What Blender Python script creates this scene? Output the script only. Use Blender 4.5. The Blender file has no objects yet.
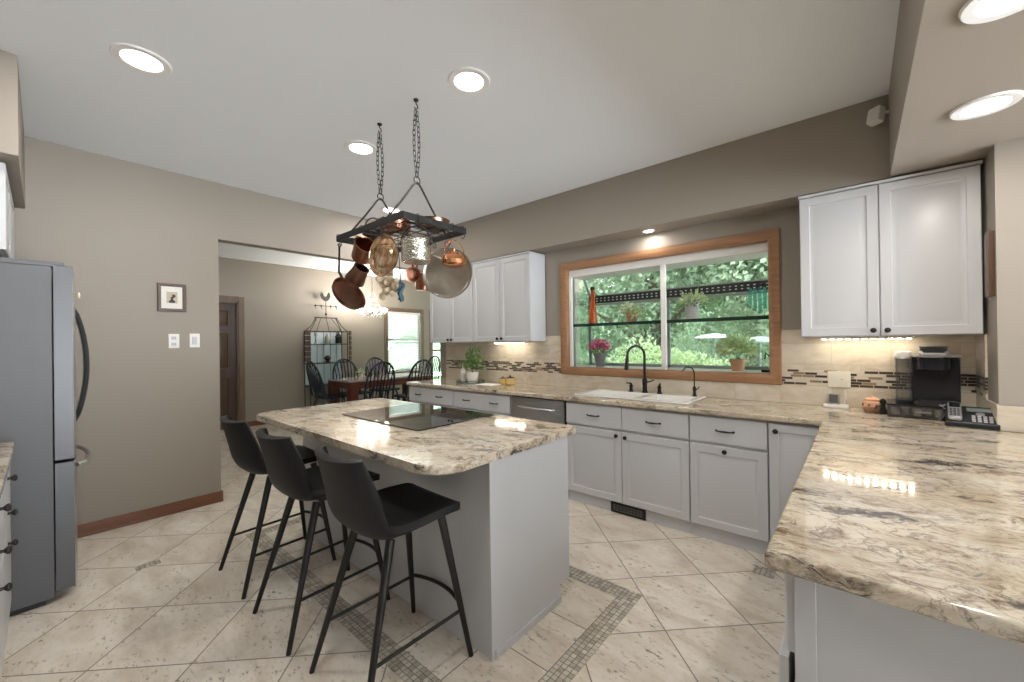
import bpy, bmesh, math, random
import numpy as np
from mathutils import Vector, Matrix
S = bpy.context.scene
COL = S.collection
random.seed(7)
PI = math.pi
# ---------------------------------------------------------------- camera
yaw, pitch, roll, CAM_H, FPX = math.radians(40.677), math.radians(.174), math.radians(-.792), 1.394, 402.972
F = Vector((-math.sin(yaw), math.cos(yaw), 0)); Rt = Vector((math.cos(yaw), math.sin(yaw), 0)); U = Vector((0, 0, 1))
F, U = math.cos(pitch) * F + math.sin(pitch) * U, math.cos(pitch) * U - math.sin(pitch) * F
Rt, U = math.cos(roll) * Rt + math.sin(roll) * U, math.cos(roll) * U - math.sin(roll) * Rt
cam_data = bpy.data.cameras.new('camera'); cam = bpy.data.objects.new('camera', cam_data); COL.objects.link(cam)
cam_data.sensor_width = 36; cam_data.sensor_fit = 'HORIZONTAL'; cam_data.lens = FPX / 1024 * 36; cam_data.clip_start = .02
cam.matrix_world = Matrix(((Rt.x, U.x, -F.x, 0), (Rt.y, U.y, -F.y, 0), (Rt.z, U.z, -F.z, CAM_H), (0, 0, 0, 1)))
S.camera = cam
# ---------------------------------------------------------------- world, sun, exposure
S.view_settings.view_transform = 'Standard'; S.view_settings.look = 'None'
S.view_settings.gamma = 1; S.view_settings.use_curve_mapping = False
S.view_settings.exposure = 0.56
S.cycles.use_denoising = True
S.cycles.max_bounces = 10; S.cycles.diffuse_bounces = 6; S.cycles.sample_clamp_indirect = 6
W = bpy.data.worlds.new('sky'); S.world = W; W.use_nodes = True
wn = W.node_tree.nodes; wl = W.node_tree.links
bg = wn['Background']; bg.inputs['Strength'].default_value = 2.5
tc = wn.new('ShaderNodeTexCoord'); sp = wn.new('ShaderNodeSeparateXYZ'); wl.new(tc.outputs['Generated'], sp.inputs[0])
hm = wn.new('ShaderNodeMath'); hm.operation = 'MULTIPLY_ADD'; hm.inputs[1].default_value = .5; hm.inputs[2].default_value = .5; wl.new(sp.outputs['Z'], hm.inputs[0])
rp = wn.new('ShaderNodeValToRGB'); wl.new(hm.outputs[0], rp.inputs[0])
rp.color_ramp.elements[0].position = 0.49; rp.color_ramp.elements[0].color = (6.3, 6.6, 7.0, 1)     # lower half of the sky made extra bright to light the ceiling
rp.color_ramp.elements[1].position = .9; rp.color_ramp.elements[1].color = (.86, .91, .97, 1)
e_ = rp.color_ramp.elements.new(.51); e_.color = (.94, .95, .96, 1)
wl.new(rp.outputs[0], bg.inputs['Color'])
sd = bpy.data.lights.new('sun', 'SUN'); sd.energy = 4.5; sd.angle = math.radians(12); sd.color = (1, .97, .92)
sun = bpy.data.objects.new('sun', sd); COL.objects.link(sun); sun.rotation_euler = (math.radians(38), 0, math.radians(-20))

def lamp(name, loc, power, size, color=(1, .95, .88), parent=None, spread=180):
    d = bpy.data.lights.new(name, 'AREA'); d.shape = 'DISK'; d.size = size; d.energy = power; d.color = color
    d.spread = math.radians(spread)
    o = bpy.data.objects.new(name, d); COL.objects.link(o); o.location = loc
    if parent: o.parent = parent
    return o
def bulb(name, loc, power, r, color=(1, .93, .84), parent=None):
    d = bpy.data.lights.new(name, 'POINT'); d.energy = power; d.shadow_soft_size = r; d.color = color
    o = bpy.data.objects.new(name, d); COL.objects.link(o); o.location = loc
    if parent: o.parent = parent
    return o
# ---------------------------------------------------------------- materials
class NT:
    def __init__(s, name):
        s.m = bpy.data.materials.new(name); s.m.use_nodes = True; s.t = s.m.node_tree
        s.b = s.t.nodes['Principled BSDF']; s.out = s.t.nodes['Material Output']
    def node(s, typ, **kw):
        n = s.t.nodes.new(typ)
        for k, v in kw.items(): setattr(n, k, v)
        return n
    def put(s, sock, v):
        if isinstance(v, bpy.types.NodeSocket): s.t.links.new(v, sock)
        elif v is not None: sock.default_value = v
    def math(s, op, a, b=None, c=None):
        n = s.node('ShaderNodeMath', operation=op); s.put(n.inputs[0], a); s.put(n.inputs[1], b)
        if c is not None: s.put(n.inputs[2], c)
        return n.outputs[0]
    def pos(s):
        g = s.node('ShaderNodeNewGeometry'); return g.outputs['Position']
    def objco(s): return s.node('ShaderNodeTexCoord').outputs['Object']
    def sep(s, v):
        n = s.node('ShaderNodeSeparateXYZ'); s.put(n.inputs[0], v); return n.outputs
    def comb(s, x, y, z=0.0):
        n = s.node('ShaderNodeCombineXYZ'); s.put(n.inputs[0], x); s.put(n.inputs[1], y); s.put(n.inputs[2], z); return n.outputs[0]
    def mapping(s, v, scale=(1, 1, 1), rot=(0, 0, 0), loc=(0, 0, 0)):
        n = s.node('ShaderNodeMapping'); s.put(n.inputs[0], v); n.inputs['Scale'].default_value = scale
        n.inputs['Rotation'].default_value = rot; n.inputs['Location'].default_value = loc; return n.outputs[0]
    def noise(s, v, scale, detail=4, rough=.55, dist=0.0, out='Fac'):
        n = s.node('ShaderNodeTexNoise'); s.put(n.inputs['Vector'], v); n.inputs['Scale'].default_value = scale
        n.inputs['Detail'].default_value = detail; n.inputs['Roughness'].default_value = rough; n.inputs['Distortion'].default_value = dist
        return n.outputs[out]
    def voro(s, v, scale, out='Distance'):
        n = s.node('ShaderNodeTexVoronoi'); s.put(n.inputs['Vector'], v); n.inputs['Scale'].default_value = scale; return n.outputs[out]
    def white(s, v):
        n = s.node('ShaderNodeTexWhiteNoise'); s.put(n.inputs['Vector'], v); return n.outputs['Value']
    def ramp(s, f, *els, const=False):
        n = s.node('ShaderNodeValToRGB'); s.put(n.inputs[0], f); r = n.color_ramp
        if const: r.interpolation = 'CONSTANT'
        while len(r.elements) < len(els): r.elements.new(.5)
        for e, (p, c) in zip(r.elements, els):
            e.position = p; e.color = (*c, 1) if isinstance(c, tuple) else (c, c, c, 1)
        return n.outputs[0]
    def mix(s, f, a, b):
        n = s.node('ShaderNodeMix', data_type='RGBA'); s.put(n.inputs[0], f)
        for sock, v in ((n.inputs[6], a), (n.inputs[7], b)):
            s.put(sock, (*v, 1) if isinstance(v, tuple) else v)
        return n.outputs[2]
    def set(s, base=None, rough=None, metal=None, **kw):
        if base is not None: s.put(s.b.inputs['Base Color'], (*base, 1) if isinstance(base, tuple) else base)
        if rough is not None: s.put(s.b.inputs['Roughness'], rough)
        if metal is not None: s.put(s.b.inputs['Metallic'], metal)
        for k, v in kw.items(): s.put(s.b.inputs[k], v)
        return s
    def bump(s, h, strength=.2, dist=.002):
        n = s.node('ShaderNodeBump'); n.inputs['Strength'].default_value = strength; n.inputs['Distance'].default_value = dist
        s.put(n.inputs['Height'], h); s.put(s.b.inputs['Normal'], n.outputs[0]); return s

def plain(name, base, rough=.5, metal=0.0, var=.06, scale=8, bump=0.0, **kw):
    """one colour with a little procedural unevenness"""
    t = NT(name); c = t.objco(); n = t.noise(c, scale)
    lo = tuple(max(0, x * (1 - var)) for x in base); hi = tuple(min(1, x * (1 + var)) for x in base)
    t.set(t.mix(n, lo, hi), rough, metal, **kw)
    if bump: t.bump(t.noise(c, scale * 12), bump)
    return t.m
def wood(name, dark, light, axis=0, rough=.4, scale=1.0):
    t = NT(name); sc = [22 * scale] * 3; sc[axis] = 1.6 * scale
    v = t.mapping(t.objco(), tuple(sc)); n = t.noise(v, 1.6, 6, .6, .6)
    t.set(t.ramp(n, (.25, dark), (.5, tuple((a + b) / 2 for a, b in zip(dark, light))), (.75, light)), rough)
    return t.m
def emit(name, color, strength):
    t = NT(name); t.set((.8, .8, .8), .5); t.put(t.b.inputs['Emission Color'], (*color, 1)); t.put(t.b.inputs['Emission Strength'], strength)
    return t.m
M = {}
M['paint'] = plain('beige_wall_paint', (.300, .262, .220), .6, var=.02, scale=3, bump=.03)
M['ceiling'] = plain('ceiling_paint', (.85, .885, .93), .8, var=.01, scale=2)
M['white'] = plain('cabinet_paint', (.55, .56, .575), .34, var=.015, scale=3)
M['white_plastic'] = plain('white_plastic', (.75, .73, .69), .4, var=.02)
M['trim_white'] = plain('window_vinyl', (.78, .77, .74), .4, var=.02)
M['bronze'] = plain('dark_bronze', (.025, .022, .02), .35, .6)
M['iron'] = plain('wrought_iron', (.02, .02, .02), .5, .5, bump=.1)
M['stool_black'] = plain('black_leatherette', (.012, .012, .013), .5, **{'Specular IOR Level': .25}, bump=.12, scale=14)
M['black_metal'] = plain('black_metal', (.016, .014, .013), .4, .3)
M['fridge_side'] = plain('grey_fridge_side', (.115, .118, .125), .45, .0, var=.03, bump=.05)
t = NT('brushed_stainless'); v = t.mapping(t.objco(), (2, 2, 120)); n = t.noise(v, 3, 3)
t.set(t.ramp(n, (.3, (.44, .44, .45)), (.7, (.54, .54, .55))), t.ramp(n, (.3, .26), (.7, .36)), 1.0); M['steel'] = t.m
M['fridge_edge'] = plain('grey_door_edge', (.105, .108, .113), .35, .3, var=.02)
M['chrome'] = plain('chrome', (.75, .75, .76), .12, 1.0, var=.02)
M['dark_plastic'] = plain('dark_plastic', (.018, .019, .022), .32)
M['gloss_black'] = plain('black_plastic_gloss', (.012, .013, .018), .12)
M['silver_plastic'] = plain('silver_plastic', (.45, .45, .46), .3, .6)
M['copper'] = plain('aged_copper', (.36, .165, .105), .28, 1.0, var=.3, scale=9, bump=.1)
M['dark_copper'] = plain('tarnished_copper', (.23, .125, .09), .28, 1.0, var=.45, scale=12, bump=.15)
M['bright_copper'] = plain('polished_copper', (.80, .38, .20), .16, 1.0, var=.15, scale=7)
t = NT('copper_gilt'); n = t.noise(t.objco(), 22, 3, .6, 1.2)
t.set(t.ramp(n, (.3, (.30, .15, .09)), (.5, (.62, .40, .24)), (.65, (.75, .62, .42))), .24, 1.0).bump(n, .5, .004); M['gilt'] = t.m
t = NT('hammered_tin'); n = t.voro(t.objco(), 90); t.set((.62, .60, .54), .2, 1.0).bump(n, .6, .004); M['tin'] = t.m
t = NT('dull_pewter'); n = t.noise(t.objco(), 9, 5); t.set(t.ramp(n, (.3, (.30, .28, .24)), (.7, (.44, .42, .37))), .33, .85); M['pewter'] = t.m
M['oak'] = wood('honey_oak', (.24, .115, .053), (.39, .21, .108), 0, .38)
M['oak_v'] = wood('oak_upright', (.065, .032, .018), (.13, .07, .04), 2, .38)
M['oak_y'] = wood('cherry_base', (.13, .05, .026), (.21, .088, .045), 1, .35)
M['walnut'] = wood('dark_walnut', (.055, .03, .02), (.12, .065, .042), 2, .35)
M['casing'] = wood('brown_casing', (.13, .085, .06), (.22, .15, .11), 2, .4)
M['mahogany'] = wood('mahogany', (.085, .022, .016), (.16, .045, .032), 1, .2)
M['navy'] = plain('dark_navy_lacquer', (.014, .017, .033), .25)
M['porcelain'] = plain('white_porcelain', (.80, .79, .75), .1, var=.01)
M['cooktop'] = plain('black_ceramic_glass', (.008, .008, .009), .02, var=.0)
M['terracotta'] = plain('terracotta', (.42, .22, .125), .6, bump=.1)
M['pink_clay'] = plain('pink_clay', (.66, .36, .22), .5, bump=.05)
M['ochre'] = plain('ochre_glaze', (.62, .44, .17), .25, var=.2)
M['cream'] = plain('cream_ceramic', (.74, .70, .60), .3)
M['grey_pot'] = plain('grey_pot', (.16, .155, .15), .6, bump=.1)
M['stone_pot'] = plain('pale_grey_pot', (.40, .39, .37), .6, bump=.1)
M['soil'] = plain('soil', (.05, .035, .025), .9, bump=.3)
def leafy(name, a, b, trans=.35):
    t = NT(name); oi = t.noise(t.pos(), 6, 2); c = t.mix(oi, a, b); t.set(c, .55)
    tr = t.node('ShaderNodeBsdfTranslucent'); t.put(tr.inputs[0], c)
    mx = t.node('ShaderNodeMixShader'); mx.inputs[0].default_value = trans
    t.t.links.new(t.b.outputs[0], mx.inputs[1]); t.t.links.new(tr.outputs[0], mx.inputs[2]); t.t.links.new(mx.outputs[0], t.out.inputs[0])
    return t.m
M['leaf'] = leafy('leaf_green', (.08, .17, .05), (.20, .32, .11))
M['leaf_light'] = leafy('leaf_light_green', (.42, .54, .26), (.70, .77, .52), .5)
M['leaf_tree'] = leafy('leaf_tree_green', (.27, .37, .24), (.52, .60, .46), .5)
M['leaf_dark'] = leafy('leaf_dark_green', (.17, .25, .16), (.36, .45, .31), .45)
M['petal_pink'] = leafy('pink_petal', (.50, .05, .17), (.78, .25, .42))
M['petal_white'] = leafy('white_petal', (.75, .76, .66), (.85, .85, .78))
M['petal_purple'] = leafy('purple_petal', (.13, .07, .30), (.28, .17, .48))
M['bark'] = plain('bark', (.14, .11, .085), .85, bump=.4, var=.3)
M['garlic'] = plain('garlic_skin', (.60, .51, .36), .55, var=.15, scale=30)
M['straw'] = plain('dried_straw', (.60, .50, .30), .7, var=.25, scale=30)
M['teal_cloth'] = plain('teal_cloth', (.07, .13, .17), .8, var=.3, scale=20)
M['paper'] = plain('paper', (.76, .74, .68), .7)
M['ring_grey'] = plain('satin_ring', (.85, .85, .84), .4, var=.01)
M['lens'] = emit('downlight_lens', (1, .95, .87), 9)
M['led'] = emit('led_strip_chip', (1, .90, .74), 48)
M['shade_glow'] = emit('lit_glass_shade', (1, .93, .80), 6)
M['lcd'] = plain('grey_lcd', (.20, .23, .21), .2)
M['key'] = plain('pale_key', (.55, .55, .55), .5)
t = NT('pierced_black_band'); x_, y_, z_ = t.sep(t.pos())[:3]
def sq_(c, pitch, lo, hi):
    f_ = t.math('FRACT', t.math('DIVIDE', t.math('ADD', c, 50.0), pitch)); return t.math('MULTIPLY', t.math('GREATER_THAN', f_, lo), t.math('LESS_THAN', f_, hi))
rows_ = t.math('ADD', t.math('MULTIPLY', t.math('GREATER_THAN', z_, 1.838), t.math('LESS_THAN', z_, 1.847)), t.math('MULTIPLY', t.math('GREATER_THAN', z_, 1.866), t.math('LESS_THAN', z_, 1.875)))
t.set(t.mix(t.math('MULTIPLY', rows_, sq_(x_, .048, .25, .62)), (.014, .015, .018), (.75, .78, .76)), .35); M['pierced'] = t.m
M['mullion'] = plain('grey_metal_bar', (.30, .33, .32), .4, .4)
M['blind'] = leafy('white_blind', (.72, .74, .70), (.80, .81, .78), .5)
M['fabric_white'] = leafy('white_canvas', (.75, .75, .75), (.82, .82, .82), .3)
t = NT('red_glass'); t.set((.62, .13, .03), .06, 0.0); t.put(t.b.inputs['Transmission Weight'], .6); M['red_glass'] = t.m
t = NT('teal_glass'); t.set((.25, .72, .66), .08, 0.0); t.put(t.b.inputs['Transmission Weight'], .75); M['teal_glass'] = t.m
def thin_glass(name, tint, gloss=.06):
    t = NT(name); tr = t.node('ShaderNodeBsdfTransparent'); tr.inputs[0].default_value = (*tint, 1)
    g = t.node('ShaderNodeBsdfGlossy'); g.inputs['Roughness'].default_value = .02
    lw = t.node('ShaderNodeLayerWeight'); lw.inputs[0].default_value = .3
    f = t.math('MULTIPLY_ADD', lw.outputs['Fresnel'], .5, gloss)
    mx = t.node('ShaderNodeMixShader'); t.put(mx.inputs[0], f)
    t.t.links.new(tr.outputs[0], mx.inputs[1]); t.t.links.new(g.outputs[0], mx.inputs[2]); t.t.links.new(mx.outputs[0], t.out.inputs[0])
    return t.m
M['glass'] = thin_glass('window_pane_glass', (.90, .97, .94))
M['clear_plastic'] = thin_glass('smoky_clear_plastic', (.80, .81, .84), .12)
M['shelf_glass'] = thin_glass('green_shelf_glass', (.20, .38, .32), .10)
M['shelf_clear'] = thin_glass('clear_shelf_glass', (.72, .84, .86), .10)
# granite
def granite(name, shift):
    t = NT(name); p = t.pos(); v = t.mapping(p, (1.0, 1.35, 1.35), (0, 0, math.radians(-20)), shift)
    warp = t.noise(v, 2.6, 4, .6, 0, 'Color')
    va = t.node('ShaderNodeVectorMath', operation='MULTIPLY_ADD'); t.put(va.inputs[0], warp); va.inputs[1].default_value = (.30, .30, .30); t.put(va.inputs[2], v)
    w = va.outputs[0]
    def band(f, c, wd):     # thin line where f crosses c
        return t.math('SUBTRACT', 1.0, t.math('MINIMUM', t.math('DIVIDE', t.math('ABSOLUTE', t.math('SUBTRACT', f, c)), wd), 1.0))
    a = t.noise(w, 4.5, 9, .66); fine = t.noise(w, 38, 6, .7); d = t.noise(t.mapping(w, loc=(7, 3, 1)), 2.3, 7, .62)
    col = t.ramp(a, (.30, (.40, .32, .22)), (.44, (.56, .475, .355)), (.56, (.65, .575, .455)), (.72, (.70, .65, .56)))
    col = t.mix(t.math('MULTIPLY', t.ramp(d, (.50, 0.0), (.66, .75)), t.ramp(fine, (.35, .4), (.6, 1.0))), col, (.36, .31, .26))
    b = t.noise(t.mapping(w, (1.0, 1.9, 1.9)), 4.6, 10, .72, .5)
    col = t.mix(t.math('MULTIPLY', t.ramp(b, (.525, 0.0), (.61, .95)), t.ramp(fine, (.36, .2), (.55, 1.0))), col, (.15, .095, .055))
    m1 = t.noise(t.mapping(w, loc=(1, 9, 4)), 3.0, 4, .6)
    v1 = t.math('MULTIPLY', band(t.noise(w, 7, 8, .66, .7), .5, .026), t.ramp(m1, (.44, 0.0), (.58, .85)))
    v2 = t.math('MULTIPLY', band(t.noise(t.mapping(w, (1, 1.6, 1.6), loc=(3, 1, 6)), 13, 7, .68, .8), .5, .03), t.ramp(m1, (.42, .75), (.60, 0.0)))
    col = t.mix(v1, col, (.12, .085, .06)); col = t.mix(t.math('MULTIPLY', v2, .8), col, (.25, .18, .12))
    e = t.noise(t.mapping(w, (1.2, 2.4, 2.4), loc=(2, 5, 3)), 3.0, 10, .74, .6)
    col = t.mix(t.math('MULTIPLY', t.ramp(e, (.55, 0.0), (.61, .97)), t.ramp(fine, (.36, .35), (.55, 1.0))), col, (.035, .028, .028))
    g = t.noise(w, 85, 3, .6); col = t.mix(t.ramp(g, (.60, 0.0), (.70, .45)), col, (.74, .71, .64)); col = t.mix(t.ramp(g, (.30, .5), (.40, 0.0)), col, (.22, .17, .13))
    t.set(col, .085); t.put(t.b.inputs['Coat Weight'], .25); t.put(t.b.inputs['Coat Roughness'], .04)
    return t.m
M['granite'] = granite('cream_brown_granite', (0, 0, 0))
M['granite_island'] = granite('cream_brown_granite_island', (3.1, 1.7, 0))
# floor: diagonal travertine, straight field and mosaic band round the island
def floor_mat():
    t = NT('travertine_floor'); p = t.pos(); x, y, z = t.sep(p)[:3]
    P = .43; r2 = 1 / math.sqrt(2)
    u = t.math('DIVIDE', t.math('SUBTRACT', t.math('MULTIPLY', t.math('ADD', x, y), r2), 1.29), P)
    v = t.math('DIVIDE', t.math('SUBTRACT', t.math('MULTIPLY', t.math('SUBTRACT', y, x), r2), 2.31), P)
    def lines(c, w):   # 1 on grout
        f = t.math('FRACT', t.math('ADD', c, 100.0)); e = t.math('MINIMUM', f, t.math('SUBTRACT', 1.0, f))
        return t.math('LESS_THAN', e, w)
    def box(x0, x1, y0, y1):
        a = t.math('MULTIPLY', t.math('GREATER_THAN', x, x0), t.math('LESS_THAN', x, x1))
        return t.math('MULTIPLY', a, t.math('MULTIPLY', t.math('GREATER_THAN', y, y0), t.math('LESS_THAN', y, y1)))
    outer = box(-3.45, -.912, .962, 2.13); inner = box(-3.35, -1.012, 1.06, 2.022)
    us = t.math('DIVIDE', t.math('ADD', x, 1.012), .315); vs = t.math('DIVIDE', t.math('SUBTRACT', y, 1.06), .3207)
    gd = t.math('MAXIMUM', lines(u, .0068), lines(v, .0068)); gs = t.math('MAXIMUM', lines(us, .009), lines(vs, .009))
    def sel(f, a, b): return t.math('ADD', t.math('MULTIPLY', f, b), t.math('MULTIPLY', t.math('SUBTRACT', 1.0, f), a))
    grout = sel(inner, gd, gs)
    idd = t.white(t.comb(t.math('FLOOR', u), t.math('FLOOR', v), 0.0)); ids = t.white(t.comb(t.math('FLOOR', us), t.math('FLOOR', vs), 3.0))
    idt = sel(inner, idd, ids)
    off = t.comb(t.math('MULTIPLY', idt, 37.0), t.math('MULTIPLY', idt, 11.0), 0.0)
    va = t.node('ShaderNodeVectorMath', operation='ADD'); t.put(va.inputs[0], p); t.put(va.inputs[1], off); q = va.outputs[0]
    qs = t.mapping(q, (1.0, 2.4, 1), (0, 0, .6))
    n1 = t.noise(qs, 3.0, 6, .62, .5); n2 = t.noise(t.mapping(q, (1, 2.0, 1), (0, 0, .5)), 24, 6, .72); n3 = t.noise(q, 7.0, 3)
    col = t.ramp(n1, (.26, (.52, .44, .345)), (.5, (.70, .64, .56)), (.70, (.80, .76, .69)))
    col = t.mix(t.math('MULTIPLY', idt, .28), col, (.60, .50, .39))
    pits = t.math('MULTIPLY', t.ramp(n2, (.53, 0.0), (.62, 1.0)), t.ramp(n3, (.40, .12), (.60, 1.0)))
    col = t.mix(pits, col, (.22, .175, .13))
    col = t.mix(t.math('MULTIPLY', grout, .85), col, (.17, .145, .12))
    # mosaic band
    mu = t.math('DIVIDE', t.math('ADD', x, .912), .0125); mv = t.math('DIVIDE', t.math('SUBTRACT', y, .962), .0125)
    mu2 = t.math('DIVIDE', t.math('ADD', x, .912), .025); mv2 = t.math('DIVIDE', t.math('SUBTRACT', y, .962), .025)
    mg = t.math('MAXIMUM', lines(mu2, .07), lines(mv2, .07))
    mid = t.white(t.comb(t.math('FLOOR', mu2), t.math('FLOOR', mv2), 1.0))
    mc = t.mix(mg, t.ramp(mid, (.0, (.34, .305, .25)), (.5, (.45, .41, .345)), (1, (.58, .54, .47))), (.19, .165, .135))
    band = t.math('SUBTRACT', outer, inner)
    ins = t.math('MAXIMUM', box(-3.505, -3.430, .368, .488), box(-.50, -.39, 2.75, 2.86))
    band2 = t.math('MAXIMUM', band, ins)
    col = t.mix(band2, col, mc)
    t.set(col, t.mix(pits, (.20, .20, .20), (.6, .6, .6)))
    t.bump(t.math('SUBTRACT', 1.0, t.math('MAXIMUM', t.math('MULTIPLY', grout, t.math('SUBTRACT', 1.0, band2)), t.math('MULTIPLY', band2, mg))), .35, .003)
    return t.m
M['floor'] = floor_mat()
def splash_mat():
    t = NT('travertine_backsplash'); p = t.pos(); x, y, z = t.sep(p)[:3]
    xx = t.math('ADD', x, t.math('MULTIPLY', y, .97))   # runs on round the corner
    H = .152; row = t.math('FLOOR', t.math('DIVIDE', t.math('SUBTRACT', z, .90), H))
    u = t.math('ADD', t.math('DIVIDE', xx, .305), t.math('MULTIPLY', row, .5)); v = t.math('DIVIDE', t.math('SUBTRACT', z, .90), H)
    def lines(c, w):
        f = t.math('FRACT', t.math('ADD', c, 100.0)); e = t.math('MINIMUM', f, t.math('SUBTRACT', 1.0, f)); return t.math('LESS_THAN', e, w)
    g = t.math('MAXIMUM', lines(u, .006), lines(v, .012))
    idt = t.white(t.comb(t.math('FLOOR', u), row, 0.0))
    off = t.comb(t.math('MULTIPLY', idt, 31.0), 0.0, t.math('MULTIPLY', idt, 17.0))
    va = t.node('ShaderNodeVectorMath', operation='ADD'); t.put(va.inputs[0], p); t.put(va.inputs[1], off)
    n1 = t.noise(t.mapping(va.outputs[0], (1, 1, 2.2), (0, .5, 0)), 5, 6, .6, .7)
    col = t.ramp(n1, (.28, (.46, .37, .27)), (.5, (.60, .53, .42)), (.72, (.69, .63, .54)))
    col = t.mix(t.math('MULTIPLY', idt, .25), col, (.72, .66, .56))
    col = t.mix(g, col, (.50, .43, .34))
    rz = t.math('DIVIDE', t.math('SUBTRACT', z, 1.054), .0187); rr = t.math('FLOOR', rz)
    su = t.math('ADD', t.math('DIVIDE', xx, .072), t.math('MULTIPLY', t.white(t.comb(rr, 2.0, 0.0)), 1.0))
    sid = t.white(t.comb(t.math('FLOOR', su), rr, 5.0))
    mc = t.ramp(sid, (0, (.04, .027, .02)), (.40, (.62, .55, .45)), (.56, (.28, .20, .13)), (.63, (.62, .57, .48)), (.80, (.07, .045, .03)), const=True)
    mg = t.math('MAXIMUM', lines(su, .03), lines(rz, .09)); mc = t.mix(mg, mc, (.55, .48, .38))
    band = t.math('MULTIPLY', t.math('GREATER_THAN', z, 1.054), t.math('LESS_THAN', z, 1.166))
    col = t.mix(band, col, mc)
    t.set(col, .28).bump(t.math('SUBTRACT', 1.0, g), .25, .002)
    return t.m
M['splash'] = splash_mat()
t = NT('lawn'); n = t.noise(t.pos(), 3, 8, .7); t.set(t.ramp(n, (.3, (.10, .18, .06)), (.7, (.25, .34, .14))), .9); M['lawn'] = t.m
M['patio'] = plain('patio_concrete', (.55, .53, .50), .8, bump=.2)
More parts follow.
